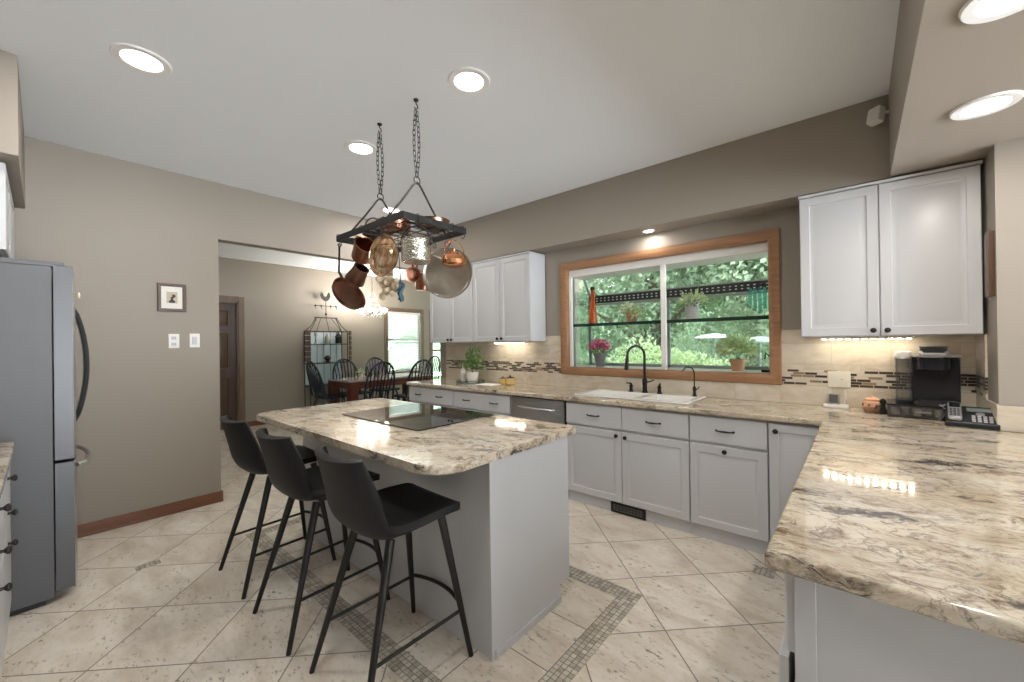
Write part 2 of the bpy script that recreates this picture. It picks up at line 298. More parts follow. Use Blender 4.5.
# ---------------------------------------------------------------- mesh builder
def rotm(axis, deg): return Matrix.Rotation(math.radians(deg), 4, axis)
def aim(p, d, up=(0, 0, 1)):
    """matrix that takes local +Z to direction d at point p"""
    q = Vector(d).normalized().to_track_quat('Z', 'Y'); return Matrix.Translation(p) @ q.to_matrix().to_4x4()
class MB:
    def __init__(s): s.b = bmesh.new(); s.wn = False; s.mx = Matrix.Identity(4)
    def at(s, mx): s.mx = mx; return s
    def V(s, p): return s.b.verts.new(s.mx @ Vector(p))
    def f(s, vs):
        try: return s.b.faces.new(vs)
        except ValueError: return None
    def bev(s, edges, w, seg=2):
        s.wn = True
        if w > 0 and edges: bmesh.ops.bevel(s.b, geom=edges, offset=w, segments=seg, profile=.5, affect='EDGES', clamp_overlap=True)
    def bx(s, x0, x1, y0, y1, z0, z1, bev=0.0, seg=2):
        v = [s.V(p) for p in ((x0, y0, z0), (x1, y0, z0), (x1, y1, z0), (x0, y1, z0), (x0, y0, z1), (x1, y0, z1), (x1, y1, z1), (x0, y1, z1))]
        fs = [s.f([v[i] for i in q]) for q in ((0, 3, 2, 1), (4, 5, 6, 7), (0, 1, 5, 4), (1, 2, 6, 5), (2, 3, 7, 6), (3, 0, 4, 7))]
        if bev: s.bev(list({e for f in fs for e in f.edges}), bev, seg)
        return s
    def ring(s, pts): return [s.V(p) for p in pts]
    def skin(s, rings, closed=True, cap0=False, cap1=False, loop=False):
        n = len(rings[0]); R = list(rings) + ([rings[0]] if loop else [])
        for a, b in zip(R, R[1:]):
            for i in range(n if closed else n - 1):
                j = (i + 1) % n; s.f([a[i], a[j], b[j], b[i]])
        if cap0: s.f(list(reversed(rings[0])))
        if cap1: s.f(list(rings[-1]))
        return s
    def lathe(s, prof, seg=24, cap0=True, cap1=True, sx=1.0, sy=1.0):
        rings = [s.ring([(r * sx * math.cos(2 * PI * k / seg), r * sy * math.sin(2 * PI * k / seg), z) for k in range(seg)]) for r, z in prof]
        return s.skin(rings, True, cap0, cap1)
    def tube(s, pts, r, seg=8, closed=False, cap=True):
        pts = [Vector(p) for p in pts]; n = len(pts); rs = r if isinstance(r, (list, tuple)) else [r] * n
        T = []
        for i in range(n):
            a = pts[i - 1] if (i or closed) else pts[i]; b = pts[(i + 1) % n] if (i < n - 1 or closed) else pts[i]
            T.append((b - a).normalized())
        up = Vector((0, 0, 1)) if abs(T[0].z) < .9 else Vector((1, 0, 0)); N = (up - T[0] * up.dot(T[0])).normalized(); rings = []
        for i in range(n):
            N = (N - T[i] * N.dot(T[i])).normalized(); B = T[i].cross(N)
            rings.append(s.ring([pts[i] + (N * math.cos(2 * PI * k / seg) + B * math.sin(2 * PI * k / seg)) * rs[i] for k in range(seg)]))
        return s.skin(rings, True, cap and not closed, cap and not closed, closed)
    def cyl(s, p0, p1, r, r1=None, seg=12): return s.tube([p0, p1], [r, r if r1 is None else r1], seg)
    def ball(s, c, r, sc=(1, 1, 1), seg=12, rings=8):
        c = Vector(c); prof = []
        R = []
        for i in range(1, rings):
            a = PI * i / rings
            R.append(s.ring([c + Vector((r * sc[0] * math.sin(a) * math.cos(2 * PI * k / seg), r * sc[1] * math.sin(a) * math.sin(2 * PI * k / seg), -r * sc[2] * math.cos(a))) for k in range(seg)]))
        s.skin(R)
        lo = s.V(c - Vector((0, 0, r * sc[2]))); hi = s.V(c + Vector((0, 0, r * sc[2])))
        for k in range(seg):
            j = (k + 1) % seg; s.f([lo, R[0][j], R[0][k]]); s.f([hi, R[-1][k], R[-1][j]])
        return s
    def prism(s, poly, z0, z1, bev=0.0, seg=3):
        a = s.ring([(x, y, z0) for x, y in poly]); b = s.ring([(x, y, z1) for x, y in poly])
        s.skin([a, b]); s.f(list(reversed(a))); s.f(b)
        if bev: s.bev([e for e in s.b.edges if all(v in set(a) for v in e.verts) or all(v in set(b) for v in e.verts)], bev, seg)
        return s
    def slab(s, xs, ys, keep, z0, z1, bev=0.0, seg=3):
        """a flat slab from grid cells: keep(i, j) says which cells are solid"""
        g = {}
        def vt(i, j, k):
            if (i, j, k) not in g: g[(i, j, k)] = s.V((xs[i], ys[j], (z0, z1)[k]))
            return g[(i, j, k)]
        K = {(i, j) for i in range(len(xs) - 1) for j in range(len(ys) - 1) if keep(i, j)}
        for i, j in K:
            s.f([vt(i, j, 1), vt(i + 1, j, 1), vt(i + 1, j + 1, 1), vt(i, j + 1, 1)])
            s.f([vt(i, j, 0), vt(i, j + 1, 0), vt(i + 1, j + 1, 0), vt(i + 1, j, 0)])
            for di, dj, p, q in ((0, -1, (i, j), (i + 1, j)), (1, 0, (i + 1, j), (i + 1, j + 1)), (0, 1, (i + 1, j + 1), (i, j + 1)), (-1, 0, (i, j + 1), (i, j))):
                if (i + di, j + dj) not in K: s.f([vt(*p, 0), vt(*q, 0), vt(*q, 1), vt(*p, 1)])
        if bev:
            s.b.normal_update()
            s.bev([e for e in s.b.edges if len(e.link_faces) == 2 and e.calc_face_angle(0) > .5], bev, seg)
        return s
    def sheet(s, fn, nu, nv, thick=0.0):
        R = [[s.V(fn(i / nu, j / nv)) for j in range(nv + 1)] for i in range(nu + 1)]
        for i in range(nu):
            for j in range(nv): s.f([R[i][j], R[i + 1][j], R[i + 1][j + 1], R[i][j + 1]])
        return s
    def leaf(s, p, d, L, w, tilt=None):
        p = Vector(p); d = Vector(d).normalized(); sd_ = d.cross(Vector((random.uniform(-1, 1), random.uniform(-1, 1), random.uniform(-1, 1))))
        if sd_.length < 1e-3: sd_ = d.orthogonal()
        sd_.normalize(); a = s.b.verts.new(s.mx @ p); b = s.b.verts.new(s.mx @ (p + d * L * .5 + sd_ * w)); c = s.b.verts.new(s.mx @ (p + d * L)); e = s.b.verts.new(s.mx @ (p + d * L * .5 - sd_ * w))
        s.f([a, b, c, e]); return s
    def rects(s, rings, w0, z0, w1, z1):
        """nested rectangle rings for doors: rings = [(inset, y)], spanning x w0..w1, z z0..z1, facing -Y"""
        R = [s.ring([(w0 + i, y, z0 + i), (w1 - i, y, z0 + i), (w1 - i, y, z1 - i), (w0 + i, y, z1 - i)]) for i, y in rings]
        s.skin(R, True, True, True); return s
    def obj(s, name, mat, parent=None, smooth=35, loc=None, mods=None):
        me = bpy.data.meshes.new(name)
        bmesh.ops.recalc_face_normals(s.b, faces=s.b.faces[:]) if len(s.b.faces) < 20000 else None
        s.b.to_mesh(me); s.b.free()
        if isinstance(mat, str): mat = M[mat]
        me.materials.append(mat)
        if smooth:
            me.polygons.foreach_set('use_smooth', [True] * len(me.polygons)); me.set_sharp_from_angle(angle=math.radians(smooth))
        o = bpy.data.objects.new(name, me); COL.objects.link(o)
        if s.wn and smooth: o.modifiers.new('even_normals', 'WEIGHTED_NORMAL').keep_sharp = True
        if parent: o.parent = parent
        if loc: o.location = loc
        return o
def tag(o, label, cat, group=None):
    o['label'] = label; o['category'] = cat
    if group: o['group'] = group
    return o
def thing(name, label, cat, loc=(0, 0, 0), rz=0.0, group=None):
    o = bpy.data.objects.new(name, None); COL.objects.link(o); o.location = loc; o.rotation_euler = (0, 0, math.radians(rz)); o.empty_display_size = .05
    return tag(o, label, cat, group)
def struct(mb, name, mat, smooth=35):
    o = mb.obj(name, mat, None, smooth); o['kind'] = 'structure'; return o
def copy_tree(o, parent=None):
    c = o.copy(); COL.objects.link(c)
    if parent: c.parent = parent
    for ch in list(o.children): copy_tree(ch, c)
    return c
def arc(c, r, a0, a1, n, ax=(1, 0, 0), ay=(0, 0, 1)):
    c = Vector(c); ax = Vector(ax); ay = Vector(ay)
    return [c + ax * r * math.cos(math.radians(a0 + (a1 - a0) * i / n)) + ay * r * math.sin(math.radians(a0 + (a1 - a0) * i / n)) for i in range(n + 1)]
def rounded(x0, x1, y0, y1, r, n=6):
    """rectangle outline, counter-clockwise; r = radius or four radii (x0y0, x1y0, x1y1, x0y1)"""
    rr = r if isinstance(r, (list, tuple)) else [r] * 4; P = []
    for (cx, cy, a, q) in ((x0 + rr[0], y0 + rr[0], 180, rr[0]), (x1 - rr[1], y0 + rr[1], 270, rr[1]), (x1 - rr[2], y1 - rr[2], 0, rr[2]), (x0 + rr[3], y1 - rr[3], 90, rr[3])):
        for k in range(n + 1):
            t_ = math.radians(a + 90 * k / n); P.append((cx + q * math.cos(t_), cy + q * math.sin(t_)))
    return P
# ---------------------------------------------------------------- the room shell
ZC, ZS = 2.872, 2.365
XL, YW, YS, JX, JY = -4.375, 3.616, 3.365, .535, 3.15
FX = -8.0; DN = 7.0
struct(MB().bx(-8.3, 5.2, -4.4, 7.2, -.05, 0), 'floor', 'floor', 0)
struct(MB().bx(-8.3, 5.2, -4.4, 7.2, ZC, ZC + .06), 'ceiling', 'ceiling', 0)
# window wall with the hole of the garden window
OX0, OX1, OZ0, OZ1 = -2.333, -.50, 1.122, 2.147
mb = MB(); mb.bx(-4.43, OX0, YW, YW + .13, 0, ZC); mb.bx(OX1, 1.6, YW, YW + .13, 0, ZC); mb.bx(OX0, OX1, YW, YW + .13, 0, OZ0); mb.bx(OX0, OX1, YW, YW + .13, OZ1, ZC)
struct(mb, 'wall_north', 'paint', 0)
# left wall: solid part and the header over the dining opening
mb = MB(); mb.bx(XL - .12, XL, -1.0, 1.037, 0, ZC); mb.bx(XL - .12, XL, 1.037, YW + .10, 2.362, ZC)
struct(mb, 'wall_west', 'paint', 0)
mb = MB(); mb.bx(JX, 1.6, JY, YW, 0, ZC); struct(mb, 'wall_east', 'paint', 0)          # wall return right of the wall cabinet
# bulkheads
struct(MB().bx(-4.375, JX + .001, YS, YW, ZS, ZC), 'trim_1', 'paint', 0)
struct(MB().bx(.158, 1.6, -1.2, YS + .01, ZS - .001, ZC), 'trim_2', 'paint', 0)
struct(MB().bx(-4.375, -3.19, -.80, -.075, ZS, ZC), 'trim_3', 'paint', 0)
# south side behind the refrigerator, then the room opens to the east
struct(MB().bx(XL - .12, -1.2, -.93, -.80, 0, ZC), 'wall_south', 'paint', 0)
mb = MB(); mb.bx(-1.2, 5.2, -4.4, -4.28, 0, ZC); struct(mb, 'wall_far_south', 'paint', 0)
struct(MB().bx(-1.32, -1.2, -4.28, -.80, 0, ZC), 'wall_passage', 'paint', 0)
mb = MB()   # unseen east side, made up and left open to let fill light in
mb.bx(5.08, 5.2, -4.4, -.35, 0, ZC)
for y in (1.03, 3.76): mb.bx(5.08, 5.2, y - .06, y + .06, 0, ZC)
mb.bx(5.08, 5.2, -4.4, 3.8, 2.62, ZC)
struct(mb, 'wall_far_east', 'trim_white', 0)
struct(MB().bx(1.6, 5.2, 3.7, 3.83, 0, ZC), 'wall_northeast', 'paint', 0)
# dining room
W2Y0, W2Y1, W2Z0, W2Z1 = 5.03, 5.93, .75, 2.13
W3Y0, W3Y1 = 6.28, 6.72
D1Y0, D1Y1 = 1.34, 2.165
mb = MB()
for y0, y1, z0, z1 in ((-1.0, D1Y0, 0, ZC), (D1Y0, D1Y1, 2.145, ZC), (D1Y1, W2Y0, 0, ZC), (W2Y0, W2Y1, 0, W2Z0), (W2Y0, W2Y1, W2Z1, ZC), (W2Y1, W3Y0, 0, ZC), (W3Y0, W3Y1, 0, .2), (W3Y0, W3Y1, W2Z1, ZC), (W3Y1, 7.1, 0, ZC)): mb.bx(FX - .12, FX, y0, y1, z0, z1)
struct(mb, 'wall_dining_west', 'paint', 0)
mb = MB(); mb.bx(-8.1, -7.95, DN, DN + .12, 0, ZC); mb.bx(-4.5, -4.3, DN, DN + .12, 0, ZC); mb.bx(-7.95, -4.5, DN, DN + .12, 2.7, ZC); mb.bx(-6.3, -6.2, DN, DN + .12, 0, 2.7)  # unseen wall, its wide opening shaped to brighten the dining room
struct(mb, 'wall_dining_north', 'paint', 0)
struct(MB().bx(-4.43, -4.30, YW + .13, DN, 0, ZC), 'wall_dining_east', 'paint', 0)
struct(MB().bx(-8.1, XL, -1.12, -1.0, 0, ZC), 'wall_dining_south', 'paint', 0)
# backsplash
SZ = 1.457
mb = MB(); YB = YW - .008
mb.bx(-4.30, -2.405, YB, YW, .914, SZ); mb.bx(-2.405, -.445, YB, YW, .914, 1.07); mb.bx(-.445, JX, YB, YW, .914, SZ)
struct(mb, 'trim_4', 'splash', 0)
mb = MB(); mb.bx(JX - .009, JX, JY - .0, 3.369, .914, 1.045); mb.bx(JX - .009, JX, 3.37, YW - .009, .914, 1.40); mb.bx(JX - .009, 1.6, JY - .012, JY, .914, 1.040, .002)
struct(mb, 'trim_5', 'splash', 0)
# baseboards
def baseb(mb, x0, x1, y0, y1):
    mb.bx(x0, x1, y0, y1, 0, .085, .004)
mb = MB(); mb.bx(XL, XL + .014, .12, 1.037, 0, .092, .005); mb.bx(XL, XL + .024, .12, 1.05, 0, .02, .006); mb.bx(XL - .12, XL + .014, 1.037, 1.050, 0, .092, .005)
struct(mb, 'baseboard_west', 'oak_y')
mb = MB(); mb.bx(FX, FX + .014, D1Y1 + .09, 7, 0, .09, .005); struct(mb, 'baseboard_dining', 'oak_y')
# ---------------------------------------------------------------- garden window (window_1)
gw = bpy.data.objects.new('window_1', None); COL.objects.link(gw); gw['kind'] = 'structure'
GY = 4.10; GZT = 2.075; GZF = 1.90   # bay depth, height at the house, at the glass front
def sub(o): o['kind'] = 'structure'; return o
mb = MB(); a, b_, c, d = -2.410, -.437, 1.047, 2.223
mb.at(Matrix.Identity(4))
for ring_ in (0,):
    rr = [(0, YW), (0, YW - .018), (.006, YW - .024), (.020, YW - .026), (.052, YW - .020), (.060, YW - .014), (.073, YW - .012), (.079, YW - .006), (.079, YW + .05)]
    R = [mb.ring([(a + i, y, c + i), (b_ - i, y, c + i), (b_ - i, y, d - i), (a + i, y, d - i)]) for i, y in rr]; mb.skin(R)
sub(mb.obj('window_casing', 'oak', gw))
mb = MB()   # painted reveal and bay shell: sill board, head board, cheeks
mb.bx(OX0, OX1, YW + .045, GY, OZ0 - .03, OZ0, .003)
mb.bx(OX0, OX1, YW + .045, YW + .34, GZT, OZ1 + .02, .003)
mb.bx(OX0 - .02, OX0 + .004, YW + .045, YW + .10, OZ0, GZT + .05); mb.bx(OX1 - .004, OX1 + .02, YW + .045, YW + .10, OZ0, GZT + .05)
sub(mb.obj('bay_boards', 'trim_white', gw))
mb = MB()   # mullion and sash frame at the wall
mb.bx(-1.362, -1.318, YW + .05, YW + .085, OZ0, GZT, .004)
mb.bx(OX0, OX0 + .022, YW + .05, YW + .085, OZ0, GZT, .004); mb.bx(OX1 - .014, OX1, YW + .05, YW + .085, OZ0, GZT, .004)
sub(mb.obj('mullion', 'trim_white', gw))
mb = MB()   # outer metal bars
for x in (OX0 + .012, -1.44, OX1 - .012): mb.bx(x - .016, x + .016, GY - .03, GY, OZ0, GZF, .003)
mb.bx(OX0, OX1, GY - .03, GY, OZ0, OZ0 + .03, .003); mb.bx(OX0, OX1, GY - .03, GY, GZF - .02, GZF + .012, .003); mb.bx(OX0, OX1, GY - .03, GY, 1.790, 1.812, .003)
for x in (OX0 + .012, OX1 - .012):
    mb.tube([(x, GY - .015, GZF), (x, YW + .33, GZT + .02)], .014, 6); mb.bx(x - .012, x + .012, YW + .10, YW + .125, OZ0, GZT, .002)
sub(mb.obj('bay_bars', 'mullion', gw))
mb = MB()
mb.bx(OX0 + .02, OX1 - .02, GY - .012, GY - .008, OZ0 + .02, GZF)
for x in (OX0 + .008, OX1 - .008): mb.bx(x - .002, x + .002, YW + .12, GY - .02, OZ0, 1.93)
v = mb.ring([(OX0 + .01, GY, GZF + .01), (OX1 - .01, GY, GZF + .01), (OX1 - .01, YW + .32, GZT + .03), (OX0 + .01, YW + .32, GZT + .03)]); mb.f(v)
sub(mb.obj('pane', 'glass', gw, 0))
mb = MB(); mb.bx(OX0 + .01, OX1 - .012, YW + .10, GY - .04, 1.562, 1.572, .002)
gs = mb.obj('glass_shelf', 'shelf_clear', None, 0); tag(gs, 'clear glass shelf with a dark green edge across the garden window', 'shelf')
mb = MB(); mb.bx(OX0 + .01, OX1 - .012, YW + .092, YW + .1005, 1.548, 1.578, .001); mb.obj('front_edge', plain('dark_glass_edge', (.012, .035, .028), .12), gs)
# pierced black band along the bay front
pb = thing('pierced_valance', 'long black pierced band with small white squares across the garden window', 'valance', (0, 0, 0))
mb = MB(); mb.bx(OX0 + .03, OX1 - .03, GY - .045, GY - .038, 1.815, 1.898, .001); mb.obj('band', 'pierced', pb)
# ---------------------------------------------------------------- dining windows and door
def dwin(n, y0, y1, z0, z1, blinds):
    g = bpy.data.objects.new('window_%d' % n, None); COL.objects.link(g); g['kind'] = 'structure'
    mb = MB(); w = .085
    for (p, q, r, s_) in ((y0 - w, y0, z0 - w, z1 + w), (y1, y1 + w, z0 - w, z1 + w), (y0, y1, z1, z1 + w), (y0, y1, z0 - w, z0)): mb.bx(FX, FX + .022, p, q, r, s_, .005)
    sub(mb.obj('window_casing', 'casing', g))
    mb = MB(); zm = (z0 + z1) / 2 + .05
    for (p, q, r, s_) in ((y0, y0 + .05, z0, z1), (y1 - .05, y1, z0, z1), (y0, y1, z1 - .05, z1), (y0, y1, z0, z0 + .05), (y0, y1, zm - .02, zm + .02)): mb.bx(FX - .09, FX - .05, p, q, r, s_, .004)
    sub(mb.obj('sash', 'casing', g))
    sub(MB().bx(FX - .072, FX - .068, y0 + .03, y1 - .03, z0, z1).obj('pane', 'glass', g, 0))
    return g
dwin(2, W2Y0, W2Y1, W2Z0, W2Z1, True); dwin(3, W3Y0, W3Y1, .2, W2Z1, False)
bl = thing('window_blind', 'white horizontal slat blind lowered in the dining room window', 'window blind', (FX - .02, (W2Y0 + W2Y1) / 2, W2Z0))
hw = (W2Y1 - W2Y0) / 2 - .012
MB().bx(-.03, .03, -hw, hw, W2Z1 - W2Z0 - .07, W2Z1 - W2Z0 - .005, .006).obj('head_rail', 'trim_white', bl)
mb = MB(); z = .03
while z < W2Z1 - W2Z0 - .09:
    mb.at(Matrix.Translation((0, 0, z)) @ rotm('Y', -38)); mb.bx(-.026, .026, -hw, hw, -.0012, .0012); z += .043
mb.obj('slats', 'blind', bl, 0)
MB().bx(-.02, .02, -hw, hw, 0, .02, .005).obj('bottom_rail', 'trim_white', bl)
mb = MB(); mb.bx(.02, .024, -hw, hw, .655, .672); mb.obj('divider', 'mullion', bl)
dr = bpy.data.objects.new('door_1', None); COL.objects.link(dr); dr['kind'] = 'structure'
mb = MB(); w = .09
for (p, q, r, s_) in ((D1Y0 - w, D1Y0, 0, 2.235), (D1Y1, D1Y1 + w, 0, 2.235), (D1Y0, D1Y1, 2.145, 2.235)): mb.bx(FX, FX + .022, p, q, r, s_, .006)
for (p, q, r, s_) in ((D1Y0, D1Y0 + .02, 0, 2.145), (D1Y1 - .02, D1Y1, 0, 2.145), (D1Y0, D1Y1, 2.12, 2.145)): mb.bx(FX - .12, FX, p, q, r, s_)
sub(mb.obj('door_casing', 'casing', dr))
mb = MB(); mb.at(Matrix.Translation((FX - .06, D1Y0 + .02, 0)) @ rotm('Z', 90)); wd = D1Y1 - D1Y0 - .04
mb.bx(-.01, wd + .01, .0, .03, .002, 2.125)
cw = (wd - .11 * 2 - .08) / 2
for x0 in (.11, .11 + cw + .08):
    for z0, z1 in ((.22, .86), (1.02, 1.62), (1.74, 2.00)):
        mb.rects([(0, .0), (.004, -.012), (.02, -.004), (.04, -.010), (.06, -.016)], x0, z0, x0 + cw, z1)
sub(mb.obj('door_slab', 'walnut', dr))
mb = MB(); mb.at(Matrix.Translation((FX - .06, D1Y0 + .11, 1.0)) @ rotm('Y', 90)); mb.lathe([(.03, 0), (.03, .008), (.012, .01), (.012, .04), (.028, .055), (.026, .075), (.01, .085)], 16); sub(mb.obj('door_knob', 'chrome', dr))
# ---------------------------------------------------------------- cabinets
def panel(w0, z0, w1, z1, raised=True, y=0.0, t_=.02):
    mb = MB(); fr = .052
    if raised: R = [(0, y), (0, y - t_ + .004), (.004, y - t_), (fr, y - t_), (fr + .005, y - t_ + .006), (fr + .016, y - t_ + .0065), (fr + .034, y - t_ + .001), (fr + .036, y - t_ + .0005)]
    else: R = [(0, y), (0, y - t_ + .005), (.005, y - t_), (.012, y - t_)]
    return mb.rects(R, w0, z0, w1, z1)
def knob(parent, x, z, y=-.02):
    mb = MB(); mb.at(Matrix.Translation((x, y, z)) @ rotm('X', 90)); mb.lathe([(.007, -.001), (.006, .010), (.010, .014), (.0155, .020), (.0155, .026), (.009, .031), (.003, .032)], 16)
    return mb.obj('knob', 'bronze', parent)
def pull(parent, x, z, y=-.02, L=.105):
    mb = MB(); P = [(x + L / 2 * s_, y - .026 * (1 - abs(s_) ** 4) + .001, z) for s_ in (-1, -.97, -.9, -.75, -.5, -.25, 0, .25, .5, .75, .9, .97, 1)]
    mb.tube(P, [.0062, .006, .0055, .005, .0055, .0065, .007, .0065, .0055, .005, .0055, .006, .0062], 8)
    for s_ in (-1, 1): mb.ball((x + L / 2 * s_, y - .001, z), .0085, (1, .5, 1), 10, 6)
    return mb.obj('pull', 'bronze', parent)
def wall_cab(label, x0, x1, z0, z1, mids, rightside=False):
    w = x1 - x0; t = thing('wall_cabinet', label, 'cabinet', ((x0 + x1) / 2, 3.36, z0)); h = z1 - z0; hw = w / 2
    mb = MB(); mb.bx(-hw, hw, 0, YW - 3.36 - .009, 0, h, .002); mb.obj('body', 'white', t)
    edges = [-hw] + [m - (x0 + x1) / 2 for m in mids] + [hw]
    for i in range(len(edges) - 1):
        d = panel(edges[i] + .002, .004, edges[i + 1] - .002, h - .022).obj('door', 'white', t, 25)
        knob(d, edges[i + 1] - .032 if i % 2 == 0 else edges[i] + .032, .036)
    mb = MB(); mb.bx(-hw - .004, hw + .006, -.026, .24, h - .018, h, .004); mb.obj('top_moulding', 'white', t)
    return t
wall_cab('white two-door wall cabinet at the left end beside the dining opening', -4.30, -3.484, 1.40, 2.35, [-3.89])
ca = wall_cab('white two-door wall cabinet directly left of the garden window', -3.480, -2.607, 1.40, 2.35, [-3.045])
cb = wall_cab('large white two-door wall cabinet above the coffee maker', -.294, .520, 1.40, 2.352, [.103])
def strip(label, x0, x1, n, power):
    t = thing('under_cabinet_light', label, 'light', ((x0 + x1) / 2, 3.52, 1.40)); w = (x1 - x0) / 2
    mb = MB(); mb.bx(-w, w, -.02, .02, -.016, -.001, .003); mb.obj('housing', 'white_plastic', t)
    mb = MB()
    for k in range(n): x = -w + 2 * w * (k + .5) / n; mb.bx(x - .011, x + .011, -.010, .010, -.0185, -.0155)
    mb.obj('light_strip', 'led', t, 0)
strip('thin lit strip under the wall cabinet above the coffee maker', -.20, .26, 11, .55)
strip('thin lit strip under the wall cabinet left of the garden window', -3.30, -2.85, 11, .9)
YD = 3.01   # face-frame plane of the base run; door fronts stand 2 cm proud
def base_body(t, w, toe=True, depth=None, h=.874):
    depth = depth or (YW - YD - .01); hw = w / 2
    mb = MB(); mb.bx(-hw, hw, 0, depth, .095, h); mb.bx(-hw, hw, .016, depth, 0, .095); mb.obj('body', 'white', t)
def base_cab(label, x0, x1, drawers=(), doors=(), loc=None, rz=0, depth=None, zd=(.684, .862), zo=(.098, .664), proud=(0, 0)):
    cx = (x0 + x1) / 2; t = thing('base_cabinet', label, 'cabinet', loc or (cx, YD, 0), rz); base_body(t, x1 - x0, depth=depth)
    for a, b_, pulls in drawers:
        d = panel(a - cx + .002, zd[0], b_ - cx - .002, zd[1], False, -proud[0]).obj('drawer', 'white', t, 25)
        for p in pulls: pull(d, p - cx, sum(zd) / 2, -.02 - proud[0])
    for a, b_, kx, kz in doors:
        d = panel(a - cx + .002, zo[0], b_ - cx - .002, zo[1], True, -proud[1]).obj('door', 'white', t, 25)
        if kx is not None: knob(d, kx - cx, kz, -.02 - proud[1])
    return t
base_cab('white base cabinet with a two-pull drawer at the far left end of the window counter', -4.287, -3.456, [(-4.287, -3.456, (-4.10, -3.70))], [(-4.287, -3.872, -3.91, .62), (-3.872, -3.456, -3.835, .62)])
base_cab('white base cabinet with a two-pull drawer directly left of the dishwasher', -3.452, -2.609, [(-3.452, -2.609, (-3.24, -2.83))], [(-3.452, -3.03, -3.07, .62), (-3.03, -2.609, -2.99, .62)])
base_cab('white sink base cabinet with two drawer fronts and two doors above a floor register', -1.957, -.924, [(-1.957, -1.437, (-1.69,)), (-1.437, -.924, (-1.18,))], [(-1.957, -1.437, -1.475, .635), (-1.437, -.924, -1.40, .630)])
base_cab('white base cabinet whose single door has its knob at the middle of its top', -.920, -.445, [(-.920, -.445, (-.69,))], [(-.920, -.445, -.69, .637)])
base_cab('narrow white corner base cabinet with one tall door behind the peninsula', -.441, -.135, [], [(-.441, -.155, -.40, .815)], zo=(.098, .862))
# dishwasher
dw = thing('dishwasher', 'stainless steel dishwasher set into the white base cabinets', 'dishwasher', (-2.283, YD, 0))
MB().bx(-.318, .318, .0, .57, .10, .872).obj('body', 'dark_plastic', dw)
mb = MB(); mb.bx(-.306, .306, -.022, -.001, .115, .862, .004); dd = mb.obj('door', 'steel', dw)
mb = MB(); mb.tube([(-.20, -.023, .775), (-.19, -.05, .775), (-.14, -.058, .775), (0, -.06, .775), (.14, -.058, .775), (.19, -.05, .775), (.20, -.023, .775)], .011, 10); mb.obj('handle', 'steel', dd)
MB().bx(-.30, .30, .02, .04, 0, .10).obj('kick_plate', 'dark_plastic', dw)
# floor register in the toe kick
fr_ = thing('floor_register', 'dark louvred vent in the toe kick below the sink cabinet', 'vent', (-1.405, 3.0255, 0))
mb = MB(); mb.bx(-.145, .145, -.012, 0, .004, .086, .003); mb.obj('plate', 'bronze', fr_)
mb = MB()
for zz in (.026, .045, .064):
    for k in range(9): mb.bx(-.125 + k * .028, -.103 + k * .028, -.0145, -.0115, zz - .006, zz + .006)
mb.obj('louvres', plain('louvre_grey', (.09, .09, .09), .4), fr_, 0)
# peninsula cabinets; the near end panel faces the camera
PY = 1.105
base_cab('white peninsula base cabinet at the near end under the granite corner', -.45, .45, [(-.45, .45, (0,))], [(-.45, 0, -.04, .60), (0, .45, .04, .60)], loc=(-.118, PY + .012 + .45, 0), rz=-90, depth=.66, zd=(.672, .862), zo=(.098, .655), proud=(0, .014))
base_cab('white peninsula base cabinet beside the window corner', -.44, .44, [(-.44, .44, (0,))], [(-.44, 0, -.04, .60), (0, .44, .04, .60)], loc=(-.118, PY + .012 + .905 + .44, 0), rz=-90, depth=.66)
mb = MB(); mb.bx(-.118, -.078, PY - .002, PY + .010, 0, .874, .002); mb.bx(-.078, 1.15, PY + .004, PY + .011, 0, .874); ep = mb.obj('end_panel', 'white'); tag(ep, 'plain white end panel closing the near end of the peninsula', 'cabinet panel')
# ---------------------------------------------------------------- countertop: window run and peninsula in one
SK = (-1.93, -.955, 3.085, 3.555)   # sink cut-out
xs = [-4.31, SK[0] + .012, SK[1] - .012, -.168, JX - .010, 1.15]; ys = [1.055, 2.965, SK[2] + .012, JY - .013, SK[3] - .012, YW - .009]
def keep(i, j):
    if i == 4: return j < 3
    if i == 3: return True
    if j == 0: return False
    return not (i == 1 and j in (2, 3))
mb = MB().slab(xs, ys, keep, .876, .914, .010, 3)
tag(mb.obj('countertop', 'granite', None, 40), 'long cream and brown granite countertop running under the window and along the peninsula', 'countertop')
# island
IX0, IX1, IY0, IY1 = -3.262, -1.213, .962, 1.962
isl = thing('kitchen_island', 'grey-white panelled kitchen island under the granite slab with the cooktop', 'kitchen island', (-2.22, 1.6, 0))
o = Vector((-2.22, 1.6, 0)); BX0, BX1 = -3.19, -1.232
mb = MB(); mb.bx(BX0 - o.x, BX1 - o.x - .018, 1.274 - o.y, 1.875 - o.y, .095, .874); mb.bx(BX0 - o.x, BX1 - o.x - .02, 1.274 - o.y, 1.80 - o.y, 0, .095); mb.obj('body', 'white', isl)
mb = MB(); mb.prism([(1.27 - o.y, 0), (1.805 - o.y, 0), (1.805 - o.y, .095), (1.895 - o.y, .095), (1.895 - o.y, .874), (1.27 - o.y, .874)], 0, .018)
for v_ in mb.b.verts: v_.co = Vector((BX1 - o.x - .018 + v_.co.z, v_.co.x, v_.co.y))
mb.obj('side_panel', 'white', isl)
mb = MB(); mb.bx(BX1 - o.x - .001, BX1 - o.x + .010, 1.29 - o.y, 1.80 - o.y, 0, .035, .003); mb.bx(BX1 - o.x - .004, BX1 - o.x + .003, 1.268 - o.y, 1.282 - o.y, 0, .874, .001); mb.obj('shoe_moulding', 'white', isl)
n = 4; wseg = (BX1 - BX0 - .02) / n
